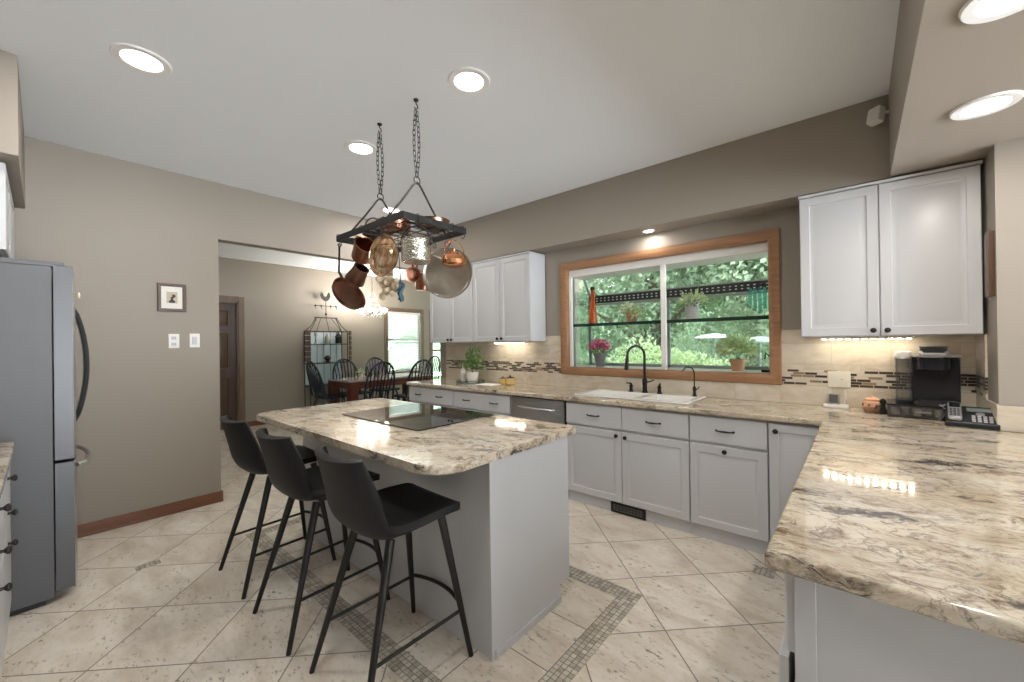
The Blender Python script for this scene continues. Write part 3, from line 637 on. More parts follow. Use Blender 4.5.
for k in range(n):
    mb = panel(BX0 - o.x + wseg * k + .003, .10, BX0 - o.x + wseg * (k + 1) - .003, .862)
    for v_ in mb.b.verts: v_.co = Vector((v_.co.x, 1.875 - o.y - v_.co.y, v_.co.z))
    mb.obj('door', 'white', isl, 25)
mb = MB().prism(rounded(IX0, IX1, IY0, IY1, (.10, .13, .012, .05), 8), .876, .914, .010, 3)
tag(mb.obj('countertop', 'granite_island', None, 40), 'cream granite island top with rounded overhanging front corners', 'countertop')
ck = thing('cooktop', 'black glass cooktop set in the island top', 'cooktop', (-2.255, 1.63, .914))
MB().prism(rounded(-.43, .43, -.303, .305, .012), .0002, .007, .002, 2).obj('glass_surface', 'cooktop', ck)
mb = MB()
for x, y, r in ((-.27, -.15, .09), (-.27, .13, .075), (.0, .02, .115), (.25, -.15, .075), (.25, .14, .09)):
    mb.at(Matrix.Translation((x, y, .0072))); n_ = 40
    a = mb.ring([(r * math.cos(2 * PI * k / n_), r * math.sin(2 * PI * k / n_), 0) for k in range(n_)]); b_ = mb.ring([((r - .003) * math.cos(2 * PI * k / n_), (r - .003) * math.sin(2 * PI * k / n_), 0) for k in range(n_)]); mb.skin([a, b_])
mb.obj('burner_marks', plain('burner_mark_grey', (.05, .05, .05), .1), ck, 0)
# ---------------------------------------------------------------- recessed ceiling lights
def downlight(label, x, y, z, power, r=.120):
    t = thing('recessed_light', label, 'ceiling light', (x, y, z))
    mb = MB(); mb.lathe([(r * .66, -.002), (r * .70, -.008), (r * .95, -.009), (r, -.001)], 40, False, False); mb.obj('trim_ring', 'ring_grey', t)
    mb = MB(); mb.lathe([(.001, -.012), (r * .4, -.011), (r * .68, -.004)], 32, True, False); mb.obj('lens', 'lens', t)
    lamp('downlight_lamp', (0, 0, -.016), power, r * 1.3, parent=t)
    return t
DL = 7
downlight('recessed ceiling light nearest the refrigerator, leftmost of the white ceiling', -2.776, .341, ZC, DL)
downlight('recessed ceiling light in front of the pot rack, nearest the camera over the island', -1.649, 1.577, ZC, DL)
downlight('recessed ceiling light beside the left chain of the pot rack', -2.822, 1.57, ZC, DL)
downlight('recessed ceiling light half hidden behind the copper pans on top of the pot rack', -3.894, 2.513, ZC, DL)
downlight('recessed light in the beige bulkhead above the peninsula, beside the wall cabinet', .417, 2.591, ZS - .001, 5.5, .105)
downlight('recessed light in the beige bulkhead cut by the top edge of the photo', .345, 1.80, ZS - .001, 5.5, .105)
downlight('small recessed light in the bulkhead directly over the garden window', -1.40, 3.50, ZS, 1.3, .055)
downlight('added recessed ceiling light out of view, for fill', -.9, .3, ZC, DL)  # unseen lamp added to brighten the kitchen
# ---------------------------------------------------------------- pot rack
RX0, RX1, RY0, RY1, RZ = -2.575, -1.835, 1.255, 1.71, 2.085
rk = thing('pot_rack', 'black wrought iron pot rack hanging on two chains over the island', 'pot rack', (-2.205, 1.4825, RZ))
hx, hy = (RX1 - RX0) / 2, (RY1 - RY0) / 2
mb = MB()
for y in (-hy, hy): mb.bx(-hx, hx, y - .005, y + .005, -.019, .019, .002)
for x in (-hx, hx): mb.bx(x - .005, x + .005, -hy, hy, -.019, .019, .002)
mb.obj('frame', 'iron', rk)
mb = MB()
for k in range(1, 9): x = -hx + 2 * hx * k / 9; mb.cyl((x, -hy, 0), (x, hy, 0), .0030, seg=6)
for k in range(1, 5): y = -hy + 2 * hy * k / 5; mb.cyl((-hx, y, .005), (hx, y, .005), .0030, seg=6)
mb.obj('grid', 'iron', rk)
for x in (-.215, .19):
    mb = MB(); top = .285
    P = [(x, -hy, .0), (x, -hy * .5, top * .5), (x, -.03, top - .025), (x, -.012, top - .006), (x, 0, top), (x, .012, top - .006), (x, .03, top - .025), (x, hy * .5, top * .5), (x, hy, .0)]
    mb.tube(P, .0062, 8); mb.obj('hanger', 'iron', rk)
    mb = MB(); zt = ZC - RZ; z = top + .012; k = 0
    mb.tube(arc((x, 0, z), .022, 0, 350, 16, (0, 1, 0), (0, 0, 1)), .0035, 6, True)
    z += .035
    for side in (-1, 1):
        zz = z; k = 0
        while zz < zt - .055:
            f = (zz - z) / (zt - .06 - z); yy = side * .018 * math.sin(PI * min(1, max(0, f * .9 + .05)))
            ax = (1, 0, 0) if k % 2 else (0, 1, 0)
            L = [Vector((x, yy, zz)) + Vector(ax) * .0085 * math.cos(a) + Vector((0, 0, 1)) * (.0085 * math.sin(a) + (.010 if math.sin(a) > 0 else -.010)) for a in [2 * PI * i / 12 + .01 for i in range(12)]]
            mb.tube(L, .0024, 5, True); zz += .031; k += 1
    mb.obj('chain', 'iron', rk)
    mb = MB(); mb.tube([(x, 0, zt), (x, 0, zt - .022), (x, .010, zt - .034), (x, .012, zt - .048), (x, 0, zt - .058), (x, -.012, zt - .050)], .0038, 6); mb.at(Matrix.Translation((x, 0, zt))); mb.lathe([(.016, 0), (.014, -.008), (.005, -.012)], 12); mb.obj('ceiling_hook', 'iron', rk)
def s_hook(p, drop=.05, ax=(1, 0, 0)):
    """S hook over a rack bar at world point p"""
    mb = MB(); c = Vector(p) - rk.location; a = Vector(ax)
    P = arc(c, .013, 180, 0, 8, a) + arc(c + a * .0065 - Vector((0, 0, drop)), .0145, 60, -170, 9, a)
    mb.tube(P, .0024, 6); return mb.obj('hook', 'iron', rk)
for p, ax in (((-2.55, RY0, RZ + .012), (0, 1, 0)), ((-2.26, RY0, RZ + .012), (0, 1, 0)), ((-2.02, RY0, RZ + .012), (0, 1, 0)), ((RX1, 1.35, RZ + .012), (1, 0, 0)), ((RX1, 1.60, RZ + .012), (1, 0, 0)), ((RX1, 1.68, RZ + .012), (1, 0, 0)), ((-2.0, RY1, RZ + .012), (0, 1, 0)), ((-2.3, RY1, RZ + .012), (0, 1, 0)), ((-2.15, RY1, RZ + .012), (0, 1, 0)), ((-1.90, RY0, RZ + .012), (0, 1, 0))): s_hook(p, ax=ax)
G = None
def bowl_prof(r0, r1, h, th=.003):
    return [(r0, 0), (r0 + (r1 - r0) * .5, h * .5), (r1, h), (r1 + .004, h + .001), (r1 - th, h - .001), (r0 + (r1 - r0) * .5 - th, h * .5), (r0 - th, th)]
# long-handled skillet
sk = thing('skillet', 'dark copper skillet hanging by its long handle from the left corner of the pot rack', 'pan', (-2.555, 1.262, 2.03))
e1 = Vector((.50, .10, -.86)).normalized(); att = Vector((-.012, .0, -.175)); ctr = att + e1 * .165
cd = (Vector((0, 0, CAM_H)) - (sk.location + ctr)).normalized(); nrm = (cd - e1 * cd.dot(e1)).normalized(); nrm = Matrix.Rotation(math.radians(-50), 3, e1) @ nrm
mb = MB(); mb.at(aim(ctr - nrm * .02, nrm)); mb.lathe([(.095, 0), (.112, .014), (.118, .040), (.121, .041), (.115, .038), (.108, .014), (.092, .004)], 36, True, True); mb.obj('pan', 'dark_copper', sk)
mb = MB(); mb.tube([(0, 0, 0), (-.003, 0, -.03), (-.008, 0, -.10), (-.012, 0, -.16), att + e1 * .03 + nrm * .012, att + e1 * .045 + nrm * .015], [.007, .006, .0065, .008, .010, .009], 8)
mb.tube(arc((0, 0, .012), .012, 0, 350, 12, (1, 0, 0), (0, 0, 1)), .0035, 6, True); mb.obj('handle', 'iron', sk)
# tilted cups
def cup(name, label, c, d, r0, r1, h, mat, hook=None, cat='copper pot'):
    t = thing(name, label, cat, c); d = Vector(d).normalized()
    mb = MB(); mb.at(aim(-d * h / 2, d)); mb.lathe([(r0 * .97, 0), (r0, .006), ((r0 + r1) / 2 * .98, h * .5), (r1, h), (r1 + .005, h + .001), (r1 - .004, h - .002), ((r0 + r1) / 2 * .94, h * .5), (r0 * .9, .006)], 28, True, True)
    mb.obj('body', mat, t)
    if hook:
        s_ = d.orthogonal().normalized(); up_ = Vector((0, 0, 1)); q = (up_ - d * up_.dot(d)).normalized()
        p0 = d * h * .38 + q * r1 * .98; p1 = Vector(hook) - Vector(c)
        mb = MB(); mb.tube([p0, p0 * .6 + p1 * .4 + q * .008, p1], [.005, .0045, .004], 7); mb.obj('handle', 'iron', t)
    return t
cup('saucepan', 'small reddish copper saucepan tilted beside the long-handled skillet', (-2.30, 1.285, 1.965), (.72, -.1, .52), .056, .068, .12, 'copper', (-2.26, RY0, RZ - .05))
cup('measuring_cup', 'dull copper flared cup hanging lowest behind the reddish saucepan', (-2.55, 1.385, 1.865), (.62, .1, .62), .068, .050, .115, 'dark_copper', (-2.49, 1.38, RZ))
cup('ladle_cup', 'small copper cup seen end-on between the gilt pan and the pewter tray', (-2.10, 1.50, 1.825), (.80, -.45, -.18), .034, .044, .10, 'copper', (-2.12, 1.4825, RZ))
cup('copper_mug', 'straight copper mug half hidden behind the pewter tray', (-2.30, 1.73, 1.82), (.10, .05, 1), .045, .052, .115, 'copper', (-2.30, 1.712, RZ))
# gilt pan facing the room
gp = thing('gilt_pan', 'round copper pan with a gilt relief hanging at the middle of the rack front', 'pan', (-2.02, 1.235, 1.89))
mb = MB(); mb.at(aim((0, .03, 0), (.15, -1, .02))); mb.lathe([(.085, -.012), (.105, .0), (.116, .022), (.119, .022), (.113, .018), (.100, .006), (.070, .010), (.060, .020), (.030, .024), (.004, .026)], 36, True, True); mb.obj('pan', 'gilt', gp)
mb = MB(); mb.tube([(0, .005, .105), (0, .008, .13), (0, .012, .145)], .005, 6); mb.tube(arc((0, .012, .157), .013, 0, 350, 12), .0035, 6, True); mb.obj('hanging_loop', 'iron', gp)
# hammered stock pot
hp = thing('stock_pot', 'hammered silver pot with an arched black handle hanging at the rack corner', 'pot', (-1.845, 1.345, 1.84))
mb = MB(); mb.lathe([(.074, 0), (.080, .006), (.081, .120), (.085, .124), (.079, .122), (.077, .01), (.07, .006)], 36); mb.obj('body', 'tin', hp)
dirs = Vector((.80, .60, 0))
mb = MB(); P = arc((0, 0, .115), .083, 0, 180, 16, tuple(dirs), (0, 0, 1.05)); mb.tube(P, .0045, 8)
for s_ in (-1, 1): mb.ball(dirs * .084 * s_ + Vector((0, 0, .108)), .012, seg=10, rings=6)
mb.obj('handle', 'iron', hp)
mb = MB(); mb.tube([(0, 0, .205), (0, 0, .25)], .0025, 6); mb.obj('hook', 'iron', hp)
# tea kettle
kt = thing('tea_kettle', 'small polished copper kettle hanging at the right end of the pot rack', 'kettle', (-1.845, 1.62, 1.855))
mb = MB(); mb.lathe([(.050, 0), (.070, .012), (.078, .035), (.070, .060), (.048, .074), (.045, .078), (.040, .082), (.020, .090), (.008, .094), (.008, .100), (.012, .106), (.004, .112)], 32); mb.obj('body', 'bright_copper', kt)
mb = MB(); q = Vector((-.75, -.6, 0)).normalized(); mb.tube([q * .065 + Vector((0, 0, .040)), q * .095 + Vector((0, 0, .055)), q * .125 + Vector((0, 0, .068))], [.012, .008, .006], 10); mb.obj('spout', 'pewter', kt)
mb = MB(); mb.tube(arc((0, 0, .062), .062, 0, 180, 14, (.77, .63, 0), (0, 0, 1.6)), .0032, 6); mb.obj('bail_handle', 'bright_copper', kt)
# pewter tray
pw = thing('pewter_tray', 'large round grey pewter tray hanging behind the copper kettle', 'tray', (-2.0, 1.70, 1.845))
mb = MB(); mb.at(aim((0, 0, 0), (.55, -.83, .0))); mb.lathe([(.001, 0), (.140, .0), (.150, .004), (.158, .012), (.164, .013), (.166, .009), (.156, .002), (.145, -.006), (.001, -.006)], 48, False, False); mb.obj('plate', 'pewter', pw)
mb = MB(); mb.tube(arc((0, 0, .185), .022, 0, 350, 12), .003, 6, True); mb.tube([(0, 0, .16), (0, 0, .172)], .004, 6); mb.obj('ring', 'iron', pw)
# garlic braid
gb = thing('garlic_braid', 'braid of pale garlic bulbs hanging from the middle of the pot rack', 'garlic braid', (-2.40, 1.50, 2.06))
mb = MB()
for k in range(3): mb.tube([(-.10 + .010 * math.sin(i * .9 + k * 2.1) + i * .009, .012 * math.cos(i * .9 + k * 2.1), .01 - i * .0165) for i in range(13)], .010, 7)
mb.obj('braid', 'straw', gb)
random.seed(3)
for k in range(22):
    a = random.uniform(0, 2 * PI); rr = random.uniform(.02, .095); p = Vector((.02 + rr * math.cos(a) * 1.1, rr * math.sin(a) * .55, -.27 + random.uniform(-.085, .085))); sz = random.uniform(.019, .027)
    mb = MB(); d = Vector((random.uniform(-1, 1), random.uniform(-1, .4), random.uniform(-.6, 1))); mb.at(aim(p, d)); mb.lathe([(.003, -sz), (sz * .8, -sz * .75), (sz, -.1 * sz), (sz * .75, sz * .6), (sz * .22, sz * 1.05), (sz * .15, sz * 1.6)], 9); mb.obj('garlic_bulb', 'garlic', gb)
tc_ = MB().sheet(lambda u, v: (-2.225 + .045 * (u - .5) * (1 - .5 * v) + .012 * math.sin(v * 9), 1.50 + .016 * math.sin(u * 9 + v * 3), 1.80 - .12 * v - .02 * u), 12, 12).obj('hanging_cloth', 'teal_cloth'); tc_.modifiers.new('t', 'SOLIDIFY').thickness = .004
tc_.name = 'cloth'
tcr = thing('hanging_cloth', 'small dark teal cloth hanging beside the garlic bulbs', 'cloth', (0, 0, 0)); tc_.parent = tcr
MB().tube([(-2.225, 1.50, 1.79), (-2.225, 1.49, 1.95), (-2.225, 1.4825, RZ + .003)], .0025, 6).obj('cord', 'iron', tcr)
# on top of the rack
tk = thing('iron_kettle', 'dark iron kettle with an upright loop handle standing on top of the pot rack', 'kettle', (-2.43, 1.43, RZ + .008))
mb = MB(); mb.lathe([(.050, 0), (.066, .012), (.068, .035), (.055, .055), (.030, .062), (.008, .066), (.010, .074), (.003, .078)], 28); mb.obj('body', 'iron', tk)
mb = MB(); mb.tube(arc((0, 0, .045), .062, 0, 180, 14, (.8, .6, 0), (0, 0, 1.5)), .004, 7); mb.obj('loop_handle', 'iron', tk)
lp = thing('copper_pan', 'copper pan with raised loop handles lying on top of the pot rack', 'pan', (-2.20, 1.44, RZ + .008))
mb = MB(); mb.lathe([(.085, 0), (.098, .008), (.106, .062), (.110, .064), (.103, .061), (.094, .010), (.08, .005)], 36); mb.obj('pan', 'copper', lp)
for s_ in (-1, 1):
    mb = MB(); mb.tube(arc((s_ * .104, 0, .055), .030, 0, 180, 10, (0, 1, 0), (s_ * .35, 0, 1.7)), .004, 7); mb.obj('loop_handle', 'bright_copper', lp)
bk = thing('dark_copper_pan', 'tarnished shallow copper pan lying on the rack behind the gilt pan', 'pan', (-1.955, 1.55, RZ + .008))
mb = MB(); mb.lathe([(.075, 0), (.09, .006), (.10, .042), (.104, .044), (.097, .041), (.086, .008), (.07, .004)], 32); mb.obj('pan', 'dark_copper', bk)
mb = MB(); mb.tube([(-.09, -.05, .035), (-.14, -.08, .05), (-.19, -.10, .058)], [.008, .007, .009], 8); mb.obj('handle', 'iron', bk)
# ---------------------------------------------------------------- bar stools
def make_stool():
    t = thing('bar_stool', '', 'bar stool')
    # centre line of the shell from front seat edge (v=0) over the bend to the top of the back (v=1); origin on the floor
    C = [(.230, .648), (.216, .650), (.196, .650), (.10, .641), (-.02, .628), (-.12, .626), (-.185, .650), (-.222, .710), (-.245, .80), (-.268, .89), (-.288, .965)]
    Wd = [.190, .200, .208, .222, .230, .232, .230, .226, .215, .198, .182]
    SWU = [.004, .005, .010, .026, .040, .050, .048, .030, .010, .0, .0]     # side lift (z)
    SWF = [0, 0, 0, 0, .0, .012, .035, .062, .072, .070, .062]           # wings forward (+y)
    def samp(T, v):
        f = v * (len(T) - 1); i = min(len(T) - 2, int(f)); f -= i
        p0, p1, p2, p3 = T[max(0, i - 1)], T[i], T[i + 1], T[min(len(T) - 1, i + 2)]
        g = lambda a, b, c, d: .5 * (2 * b + (c - a) * f + (2 * a - 5 * b + 4 * c - d) * f * f + (3 * b - a - 3 * c + d) * f ** 3)
        return tuple(g(a, b, c, d) for a, b, c, d in zip(p0, p1, p2, p3)) if isinstance(p1, tuple) else g(p0, p1, p2, p3)
    def fn(u, v):
        s_ = 2 * u - 1; y, z = samp(C, v); w = samp(Wd, v); a = abs(s_) ** 2.6
        x = w * (math.sin(s_ * PI / 2 * .82) / math.sin(PI / 2 * .82))
        tz = z + samp(SWU, v) * a; ty = y + samp(SWF, v) * abs(s_) ** 2.2
        if v > .9: tz -= .012 * (1 - abs(s_)) * (v - .9) * 10
        return (x, ty, tz)
    mb = MB().sheet(fn, 22, 44)
    sh = mb.obj('seat_shell', 'stool_black', t, 60); m = sh.modifiers.new('thick', 'SOLIDIFY'); m.thickness = .030; m.offset = -1.0
    b = sh.modifiers.new('round', 'BEVEL'); b.width = .010; b.segments = 3; b.limit_method = 'ANGLE'; b.angle_limit = math.radians(50)
    mb = MB()   # stitched seam round the inside edge
    mb = MB(); mb.prism(rounded(-.09, .09, -.05, .13, .03), .592, .608, .004); mb.obj('seat_plate', 'black_metal', t)
    feet = {}
    for sx in (-1, 1):
        for sy, fy, ty in ((-1, -.255, -.085), (1, .255, .165)):
            p0 = Vector((sx * .222, fy, 0)); p1 = Vector((sx * .135, ty, .632 if sy > 0 else .615)); feet[sx, sy] = (p0, p1)
            mb = MB(); mb.tube([p0, p0 + (p1 - p0) * .02, p1], [.0105, .011, .0185], 12); mb.obj('leg', 'black_metal', t)
    def on(k, z): p0, p1 = feet[k]; return p0 + (p1 - p0) * (z / .612)
    for sx in (-1, 1):
        mb = MB(); mb.cyl(on((sx, -1), .20), on((sx, 1), .20), .0075); mb.obj('side_bar', 'black_metal', t)
    a, b_ = on((-1, 1), .21), on((1, 1), .21)
    mb = MB(); mb.tube([a + (b_ - a) * (i / 14) + Vector((0, .05 * math.sin(PI * i / 14) ** .8, 0)) for i in range(15)], .009, 8); mb.obj('footrest', 'black_metal', t)
    return t
st = make_stool()
SL = ['black bucket-seat bar stool farthest from the island end panel, nearest the wall', 'black bucket-seat bar stool standing between the other two at the island', 'black bucket-seat bar stool nearest the camera beside the island end panel']
for i, (x, y, a, l) in enumerate(((-2.81, .965, 0, SL[0]), (-2.185, .965, 0, SL[1]), (-1.555, .985, -1.5, SL[2]))):
    o = st if i == 0 else copy_tree(st); o.location = (x, y, 0); o.rotation_euler.z = math.radians(a); tag(o, l, 'bar stool', 'bar stools along the island')
# ---------------------------------------------------------------- refrigerator and the corner round it
fr = thing('refrigerator', 'stainless french door refrigerator with a grey side at the left edge', 'refrigerator', (-3.80, -.36, 0))
mb = MB(); mb.bx(-.45, .45, -.40, .393, .03, 1.845, .006); mb.obj('body', 'fridge_side', fr)
MB().bx(-.43, .43, -.36, .36, 0, .03).obj('base_grille', 'dark_plastic', fr)
def steel_front(o):
    o.data.materials.append(M['steel'])
    for p_ in o.data.polygons:
        if p_.normal.y > .6: p_.material_index = 1
    return o
def fdoor(x0, x1, z0, z1):
    mb = MB(); n = 14
    out = [(x0, .398)] + [(x0 + (x1 - x0) * i / n, .470 + .016 * math.sin(PI * i / n)) for i in range(n + 1)] + [(x1, .398)]
    mb.prism([(x, y) for x, y in reversed(out)], z0, z1, .006, 2); return steel_front(mb.obj('door', 'fridge_edge', fr))
dl_ = fdoor(-.45, -.003, .775, 1.855); drr = fdoor(.003, .45, .775, 1.855)
dz = MB(); n = 20; out = [(-.45, .398)] + [(-.45 + .9 * i / n, .470 + .022 * math.sin(PI * i / n)) for i in range(n + 1)] + [(.45, .398)]
dz.prism([(x, y) for x, y in reversed(out)], .06, .762, .006, 2); dz = steel_front(dz.obj('freezer_drawer', 'fridge_edge', fr))
for par, x in ((dl_, -.05), (drr, .05)):
    mb = MB(); mb.tube([(x, .480 + .062 * math.sin(PI * i / 16) ** .7, .93 + .72 * i / 16) for i in range(17)], .0125, 10); mb.obj('handle', 'dark_plastic' if x > 0 else 'steel', par)
mb = MB(); mb.tube([(-.33 + .66 * i / 16, .483 + .062 * math.sin(PI * i / 16) ** .5, .715) for i in range(17)], .0125, 10); mb.obj('handle', 'steel', dz)
MB().bx(.30, .44, .02, .44, 1.846, 1.872, .004).obj('hinge_cover', 'fridge_side', fr); MB().bx(-.44, -.30, .30, .44, 1.846, 1.872, .004).obj('hinge_cover', 'fridge_side', fr)
mg = MB(); mg.at(aim((-3.42, .1335, 1.70), (.1, 1, 0))); mg.lathe([(.016, 0), (.018, .004), (.014, .008), (.002, .009)], 14); tag(mg.obj('fridge_magnet', 'cream'), 'small cream magnet on the refrigerator door edge', 'magnet')
fc = thing('wall_cabinet', 'white wall cabinet above the refrigerator at the left edge', 'cabinet', (-3.77, -.14, 1.90))
MB().bx(-.45, .46, -.64, 0, 0, .462, .002).obj('body', 'white', fc)
for a, b_ in ((-.45, .005), (.005, .46)):
    mb = panel(a + .003, .006, b_ - .003, .45)
    for v_ in mb.b.verts: v_.co.y = -v_.co.y
    mb.obj('door', 'white', fc, 25)
tb = thing('basket', 'dark woven basket standing on top of the refrigerator', 'basket', (-3.62, -.33, 1.8455))
mb = MB(); mb.lathe([(.09, 0), (.10, .01), (.11, .028), (.112, .032), (.10, .030), (.09, .006)], 24); mb.obj('body', 'bronze', tb)
lc = thing('base_cabinet', 'white base cabinet with dark knobs beside the refrigerator at the left edge', 'cabinet', (-2.75, -.135, 0), 180)
MB().bx(-.52, .585, 0, .64, .095, .874, .002).obj('body', 'white', lc); 
for a, b_ in ((.03, .585), (-.52, .03)):
    for z0, z1 in ((.70, .862), (.54, .694), (.10, .534)):
        d = panel(a + .003, z0, b_ - .003, z1, False).obj('drawer', 'white', lc, 25)
        knob(d, (a + b_) / 2, (z0 + z1) / 2 if z1 - z0 < .3 else z1 - .06)
MB().bx(-.52, .585, .06, .64, 0, .095).obj('toe_kick', 'white', lc)
lct = MB().bx(-3.345, -2.215, -.795, -.098, .876, .914, .010, 3).obj('countertop', 'granite', None, 40); tag(lct, 'short granite countertop beside the refrigerator at the left edge', 'countertop')
# ---------------------------------------------------------------- left wall: picture and plates
pf = thing('framed_picture', 'small dark framed picture with a pale mat on the beige wall', 'picture', (XL, .708, 1.808))
def ringbox(mb, rr, y0, y1, z0, z1, X=0):
    R = [mb.ring([(x, y0 + i, z0 + i), (x, y1 - i, z0 + i), (x, y1 - i, z1 - i), (x, y0 + i, z1 - i)]) for i, x in rr]; mb.skin(R); return mb
ringbox(MB(), [(0, .001), (0, .016), (.004, .020), (.014, .020), (.017, .015), (.022, .015), (.025, .009)], -.094, .094, -.117, .117).obj('frame', 'walnut', pf)
mb = MB(); mb.bx(.002, .008, -.072, .072, -.095, .095); mb.obj('mat_board', 'paper', pf, 0)
MB().bx(.0081, .0086, -.036, .036, -.048, .048).obj('print', plain('sepia_print', (.50, .44, .34), .7), pf, 0)
mb = MB()
for y, z, r in ((0, -.03, .014), (-.012, -.034, .010), (.012, -.034, .010), (0, -.012, .010), (.006, .004, .009), (.014, .016, .010), (-.004, .0, .006), (.018, .008, .006), (.002, .022, .005)): mb.ball((.0086, y, z), r, (.05, 1, 1), 10, 6)
mb.obj('figure', plain('ink', (.03, .03, .03), .7), pf)
def plate(label, name, cat, y, z, toggles):
    t = thing(name, label, cat, (XL, y, z)); MB().bx(0, .006, -.036, .036, -.06, .06, .003).obj('plate', 'white_plastic', t)
    if toggles: MB().bx(.006, .013, -.017, .017, -.034, .034, .003).obj('rocker', 'white', t)
    else:
        for s_ in (-1, 1):
            mb = MB(); mb.bx(.006, .009, -.017, .017, s_ * .026 - .015, s_ * .026 + .015, .002); r = mb.obj('socket', 'white', t)
            mb = MB(); mb.bx(.0088, .0094, -.009, -.006, s_ * .026 - .006, s_ * .026 + .007); mb.bx(.0088, .0094, .006, .009, s_ * .026 - .006, s_ * .026 + .007); mb.obj('slots', 'dark_plastic', r, 0)
plate('white wall outlet under the framed picture', 'wall_outlet', 'outlet', .718, 1.443, False)
plate('white rocker light switch right of the outlet, beside the dining opening', 'light_switch', 'switch', .858, 1.447, True)
# motion sensor and picture on the right
ms = thing('motion_sensor', 'small white motion sensor high in the corner by the beige bulkhead', 'sensor', (.158, 3.31, 2.735))
mb = MB(); mb.at(Matrix.Translation((-.06, -.01, 0)) @ rotm('Z', -35) @ rotm('X', -14)); mb.bx(-.035, .035, -.028, .028, -.048, .048, .010); mb.obj('housing', 'white_plastic', ms)
mb = MB(); mb.tube([(0, 0, .01), (-.03, 0, .015), (-.05, -.005, .01)], .010, 8); mb.obj('bracket', 'white_plastic', ms)
wp = thing('wooden_plaque', 'narrow wooden plaque on the wall return right of the wall cabinet', 'plaque', (JX, 3.222, 1.765))
MB().bx(-.022, 0, -.043, .043, -.168, .168, .003).obj('board', 'oak_v', wp)
# ---------------------------------------------------------------- sink and taps
sn = thing('kitchen_sink', 'white double-bowl drop-in sink under the garden window', 'sink', (0, 0, .914))
x0, x1, y0, y1 = SK
xs = [x0, x0 + .05, x0 + .53, x0 + .60, x1 - .05, x1]; ys = [y0, y0 + .045, y1 - .10, y1]
MB().slab(xs, ys, lambda i, j: not (j == 1 and i in (1, 3)), .0, .013, .006, 3).obj('rim', 'porcelain', sn, 40)
for i in (1, 3):
    mb = MB(); R = []
    for ins, z in ((0, .008), (.006, -.01), (.015, -.15), (.05, -.185), (.14, -.19)):
        R.append(mb.ring([(x, y, z) for x, y in rounded(xs[i] + ins, xs[i + 1] - ins, ys[1] + ins, ys[2] - ins, .02, 4)]))
    mb.skin(R, True, False, True); mb.obj('basin', 'porcelain', sn, 50)
DK = .927
fa = thing('kitchen_faucet', 'tall dark gooseneck pull-down faucet with two side handles behind the sink', 'faucet', (-1.455, 3.51, DK))
mb = MB(); mb.lathe([(.028, 0), (.028, .008), (.021, .016), (.020, .07), (.023, .08), (.023, .11), (.017, .125), (.012, .135)], 20); mb.obj('body', 'bronze', fa)
d = Vector((-.62, -.78, 0)).normalized()
P = [Vector((0, 0, .13)), Vector((0, 0, .30))] + arc((d.x * .082, d.y * .082, .335), .082, 180, 0, 14, (d.x, d.y, 0), (0, 0, 1)) + [d * .166 + Vector((0, 0, .31))]
mb = MB(); mb.tube(P, .0115, 12); mb.obj('neck', 'bronze', fa)
mb = MB(); mb.tube([d * .166 + Vector((0, 0, .315)), d * .170 + Vector((0, 0, .27)), d * .176 + Vector((0, 0, .205))], [.0135, .0165, .019], 14); mb.obj('spray_head', 'bronze', fa)
mb = MB(); mb.tube([(.018, 0, .095), (.045, 0, .10), (.085, -.01, .115)], [.008, .007, .006], 8); mb.obj('lever', 'bronze', fa)
for nm, lb, ct, x in (('soap_dispenser', 'short dark soap dispenser left of the tall gooseneck faucet', 'soap dispenser', -1.585), ('faucet_handle', 'short dark side handle right of the tall gooseneck faucet', 'faucet handle', -1.325)):
    t = thing(nm, lb, ct, (x, 3.51, DK))
    mb = MB(); mb.lathe([(.024, 0), (.024, .006), (.016, .014), (.015, .045), (.018, .05), (.018, .06), (.010, .066), (.010, .078)], 16); mb.obj('body', 'bronze', t)
    mb = MB(); mb.tube([(0, 0, .074), (-.01, -.02, .08), (-.028, -.045, .082)] if x < -1.5 else [(0, 0, .072), (.015, -.02, .084), (.02, -.04, .095)], [.0085, .007, .005], 8); mb.obj('spout' if x < -1.5 else 'lever', 'bronze', t)
ff = thing('water_filter_tap', 'slim dark filter tap with a small hooked spout at the right end of the sink', 'faucet', (-1.035, 3.515, DK))
mb = MB(); mb.lathe([(.020, 0), (.020, .006), (.012, .012), (.011, .04), (.014, .05), (.014, .07), (.008, .08)], 16); mb.obj('body', 'bronze', ff)
P = [Vector((0, 0, .075)), Vector((0, 0, .17))] + arc((d.x * .055, d.y * .055, .188), .055, 180, 15, 12, (d.x, d.y, 0), (0, 0, 1)); mb = MB(); mb.tube(P, .0052, 8); mb.obj('neck', 'bronze', ff)
mb = MB(); mb.tube([(.012, 0, .055), (.028, -.004, .062), (.040, -.006, .085)], [.006, .005, .004], 8); mb.obj('lever', 'bronze', ff)
